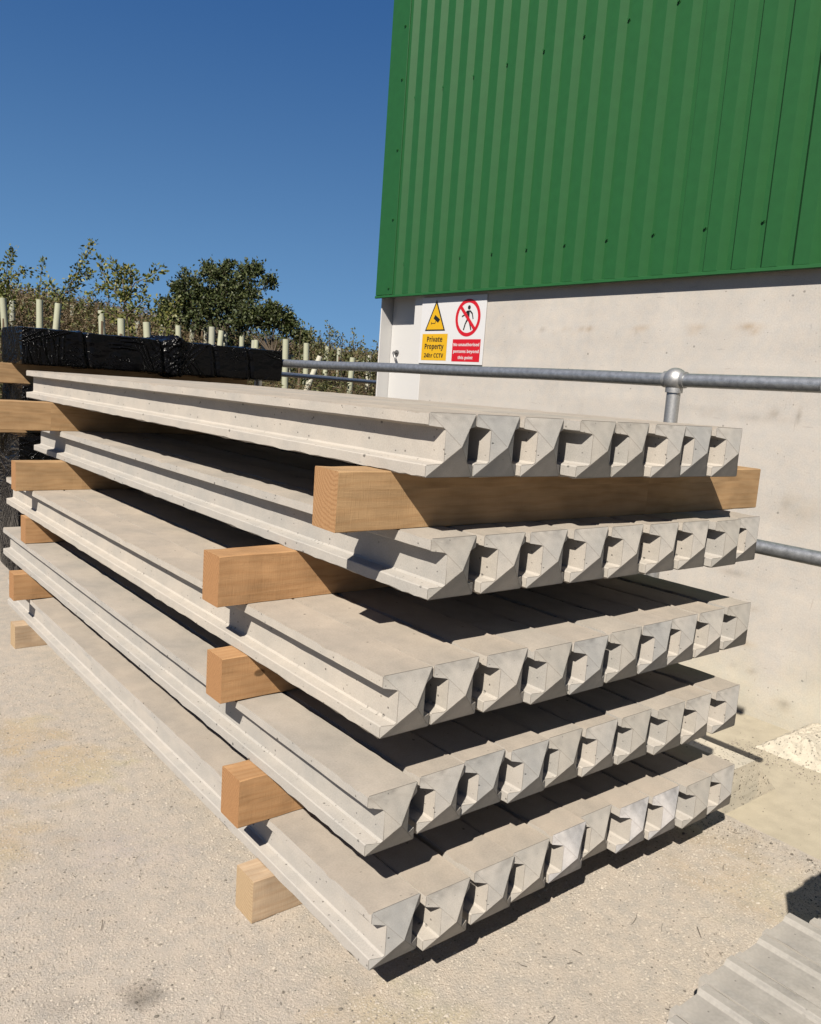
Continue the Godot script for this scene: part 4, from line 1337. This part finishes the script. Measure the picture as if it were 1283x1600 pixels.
func _weeds(called: String, label: String, kind: int, count: int) -> void:
	var mb := MB.new()
	for k in (34 if kind == 0 else 14):
		var a := Vector3(rng.randf_range(-0.13, 0.13), 0, rng.randf_range(-0.13, 0.13))
		var h := rng.randf_range(0.35, 1.0)
		var lean := Vector3(rng.randfn() * 0.16, 0, rng.randfn() * 0.16)
		var tip := a + Vector3(0, h, 0) + lean * h
		var mid := a.lerp(tip, 0.55) - lean * 0.1 * h
		var tan_c := Color(0.11, 0.078, 0.044).lerp(Color(0.23, 0.172, 0.10), rng.randf())
		if rng.randf() < 0.25: tan_c = Color(0.05, 0.032, 0.019)
		var s := Vector3(rng.randfn(), 0, rng.randfn()).normalized() * 0.0028
		if kind == 1: tan_c = Color(0.06, 0.057, 0.025)
		mb.quad(a - s, a + s, mid + s * 0.8, mid - s * 0.8, s.cross(Vector3.UP), [], tan_c)
		mb.quad(mid - s * 0.8, mid + s * 0.8, tip + s * 0.3, tip - s * 0.3, s.cross(Vector3.UP), [], tan_c)
		if kind == 0:
			for j in 12:
				var t := rng.randf_range(0.25, 1.02)
				var p := a.lerp(mid, t * 2.0) if t < 0.5 else mid.lerp(tip, t * 2.0 - 1.0)
				leaf(mb, p, (rand_dir() + Vector3(0, 0.5, 0)).normalized(), rand_dir(), rng.randf_range(0.025, 0.075), rng.randf_range(0.004, 0.010), tan_c.lerp(Color(0.10, 0.068, 0.037), rng.randf()))
		else:
			for j in 16:
				var t := rng.randf_range(0.3, 1.02)
				var p := a.lerp(mid, t * 2.0) if t < 0.5 else mid.lerp(tip, t * 2.0 - 1.0)
				leaf(mb, p, (rand_dir() + Vector3(0, 0.4, 0)).normalized(), rand_dir(), rng.randf_range(0.04, 0.07), 0.013, leaf_col(2 if rng.randf() < 0.7 else 0))
	var mm := MultiMesh.new()
	mm.transform_format = MultiMesh.TRANSFORM_3D
	mm.use_colors = false
	mm.mesh = mesh_of([[mb, foliage_mat()]])
	mm.instance_count = count
	for i in count:
		var x := rng.randf_range(-3.0, 13.0)
		var z := -6.8 - 11.0 * pow(rng.randf(), 0.85)
		var tall := 0.30 + 0.40 * smoothstep(10.0, 14.0, -z) + rng.randf_range(-0.14, 0.16)
		if kind == 1: tall += 0.05
		if x > 5.5: tall *= 0.92
		var bas := Basis(Vector3.UP, rng.randf() * TAU).scaled(Vector3(1.15, tall * 1.15, 1.15))
		mm.set_instance_transform(i, Transform3D(bas, Vector3(x, bank_height(x, z) - 0.03, z)))
	var o := MultiMeshInstance3D.new()
	o.name = called
	o.multimesh = mm
	add_child(o)
	tag(o, label, "weeds", "", "stuff")

# ---------------------------------------------------------------- litter on the yard
func _litter() -> void:
	rng.seed = 1300
	var st := MB.new()
	for k in 85:
		var p := Vector3(rng.randf_range(-0.75, 1.0), 0.002, rng.randf_range(-2.4, 0.7))
		if rng.randf() < 0.2: p = Vector3(rng.randf_range(0.1, 1.0), 0.002, rng.randf_range(-0.1, 0.3))
		var a := rng.randf() * TAU
		var ln := rng.randf_range(0.008, 0.030)
		var bend := rng.randf_range(-1.2, 1.2)
		var pts := [p]
		var q := p
		for j in 4:
			q += Vector3(cos(a), 0, sin(a)) * ln / 4 + Vector3(0, rng.randf_range(0.0, 0.0022), 0)
			a += bend / 4
			pts.append(q)
		st.tube(pts, rng.randf_range(0.00025, 0.00055), 4, false)
	single("dry_stalks", [[st, mat(Color(0.07, 0.055, 0.04), 0.9)]], "small dark dry stalks scattered over the concrete yard", "litter", Vector3.ZERO, "", "stuff")
	var ps := MB.new()
	var f := FastNoiseLite.new(); f.seed = 2; f.frequency = 1.0
	for i in 5:
		for j in 7:
			var q := []
			for w in [[i, j], [i + 1, j], [i + 1, j + 1], [i, j + 1]]:
				var th: float = PI * w[0] / 5.0
				var ph: float = TAU * (w[1] % 7) / 7.0
				var d := Vector3(sin(th) * cos(ph), cos(th), sin(th) * sin(ph))
				q.append(d * (1.0 + 0.35 * f.get_noise_3d(d.x * 2.0, d.y * 2.0, d.z * 2.0)))
			ps.quad(q[0], q[1], q[2], q[3], q[0] + q[2])
	var pm := mat(Color(1, 1, 1), 0.95)
	pm.vertex_color_use_as_albedo = true
	var grit_n := 90000
	var gm := MultiMesh.new()
	gm.transform_format = MultiMesh.TRANSFORM_3D
	gm.use_colors = true
	gm.mesh = mesh_of([[ps, pm]])
	gm.instance_count = grit_n
	var yn := FastNoiseLite.new(); yn.seed = 77; yn.frequency = 1.0; yn.fractal_octaves = 3
	for i in grit_n:
		var x := rng.randf_range(-0.85, 1.05)
		var z := 0.75 - 2.6 * pow(rng.randf(), 1.35)
		var r := rng.randf_range(0.0009, 0.0022) * (1.6 if rng.randf() < 0.06 else 1.0)
		gm.set_instance_transform(i, Transform3D(Basis(Vector3.UP, rng.randf() * TAU).scaled(Vector3(r * rng.randf_range(0.8, 1.5), r * 0.55, r)), Vector3(x, 0.0016 * yn.get_noise_2d(x * 6.0, z * 6.0 + 60.0) + r * 0.1, z)))
		var tone := rng.randf_range(0.285, 0.405) if rng.randf() < 0.93 else rng.randf_range(0.12, 0.24)
		var broad := 1.0 + 0.09 * yn.get_noise_2d(x * 1.7, z * 1.7)
		tone *= broad
		if Vector2(x + 0.345, z + 0.20).length() < 0.035 * (0.7 + 0.6 * rng.randf()): tone *= 0.5
		gm.set_instance_color(i, Color(tone, tone * 0.895, tone * 0.752))
	var go := MultiMeshInstance3D.new()
	go.name = "yard_grit"
	go.multimesh = gm
	add_child(go)
	tag(go, "fine pale grit set in the rough surface of the concrete yard", "grit", "", "stuff")
	var mm := MultiMesh.new()
	mm.transform_format = MultiMesh.TRANSFORM_3D
	mm.use_colors = true
	mm.mesh = mesh_of([[ps, pm]])
	mm.instance_count = 3200
	for i in 3200:
		var x := 1.05 - absf(rng.randfn()) * 0.08
		var z := rng.randf_range(-1.0, 0.9)
		var r := rng.randf_range(0.0006, 0.0021)
		var y := 0.001
		if rng.randf() < 0.18:
			x = rng.randf_range(-0.7, 1.0); z = rng.randf_range(-1.8, 0.7); r *= 0.8
		elif rng.randf() < 0.22:
			x = rng.randf_range(1.7, 2.62); y = -0.359
			if rng.randf() < 0.55: x = 2.32 + rng.randfn() * 0.05; z = rng.randf_range(-0.68, -0.26); r *= 1.5
		if rng.randf() < 0.04: r *= 1.9
		mm.set_instance_transform(i, Transform3D(Basis(rand_dir(), rng.randf() * TAU).scaled(Vector3(r, r * 0.75, r) * rng.randf_range(0.8, 1.3)), Vector3(x, y, z)))
		var g := rng.randf_range(0.08, 0.36)
		mm.set_instance_color(i, Color(g, g * 0.88, g * 0.72))
	var o := MultiMeshInstance3D.new()
	o.name = "gravel"
	o.multimesh = mm
	add_child(o)
	tag(o, "loose grit and small stones along the edge of the apron slab", "gravel", "", "stuff")
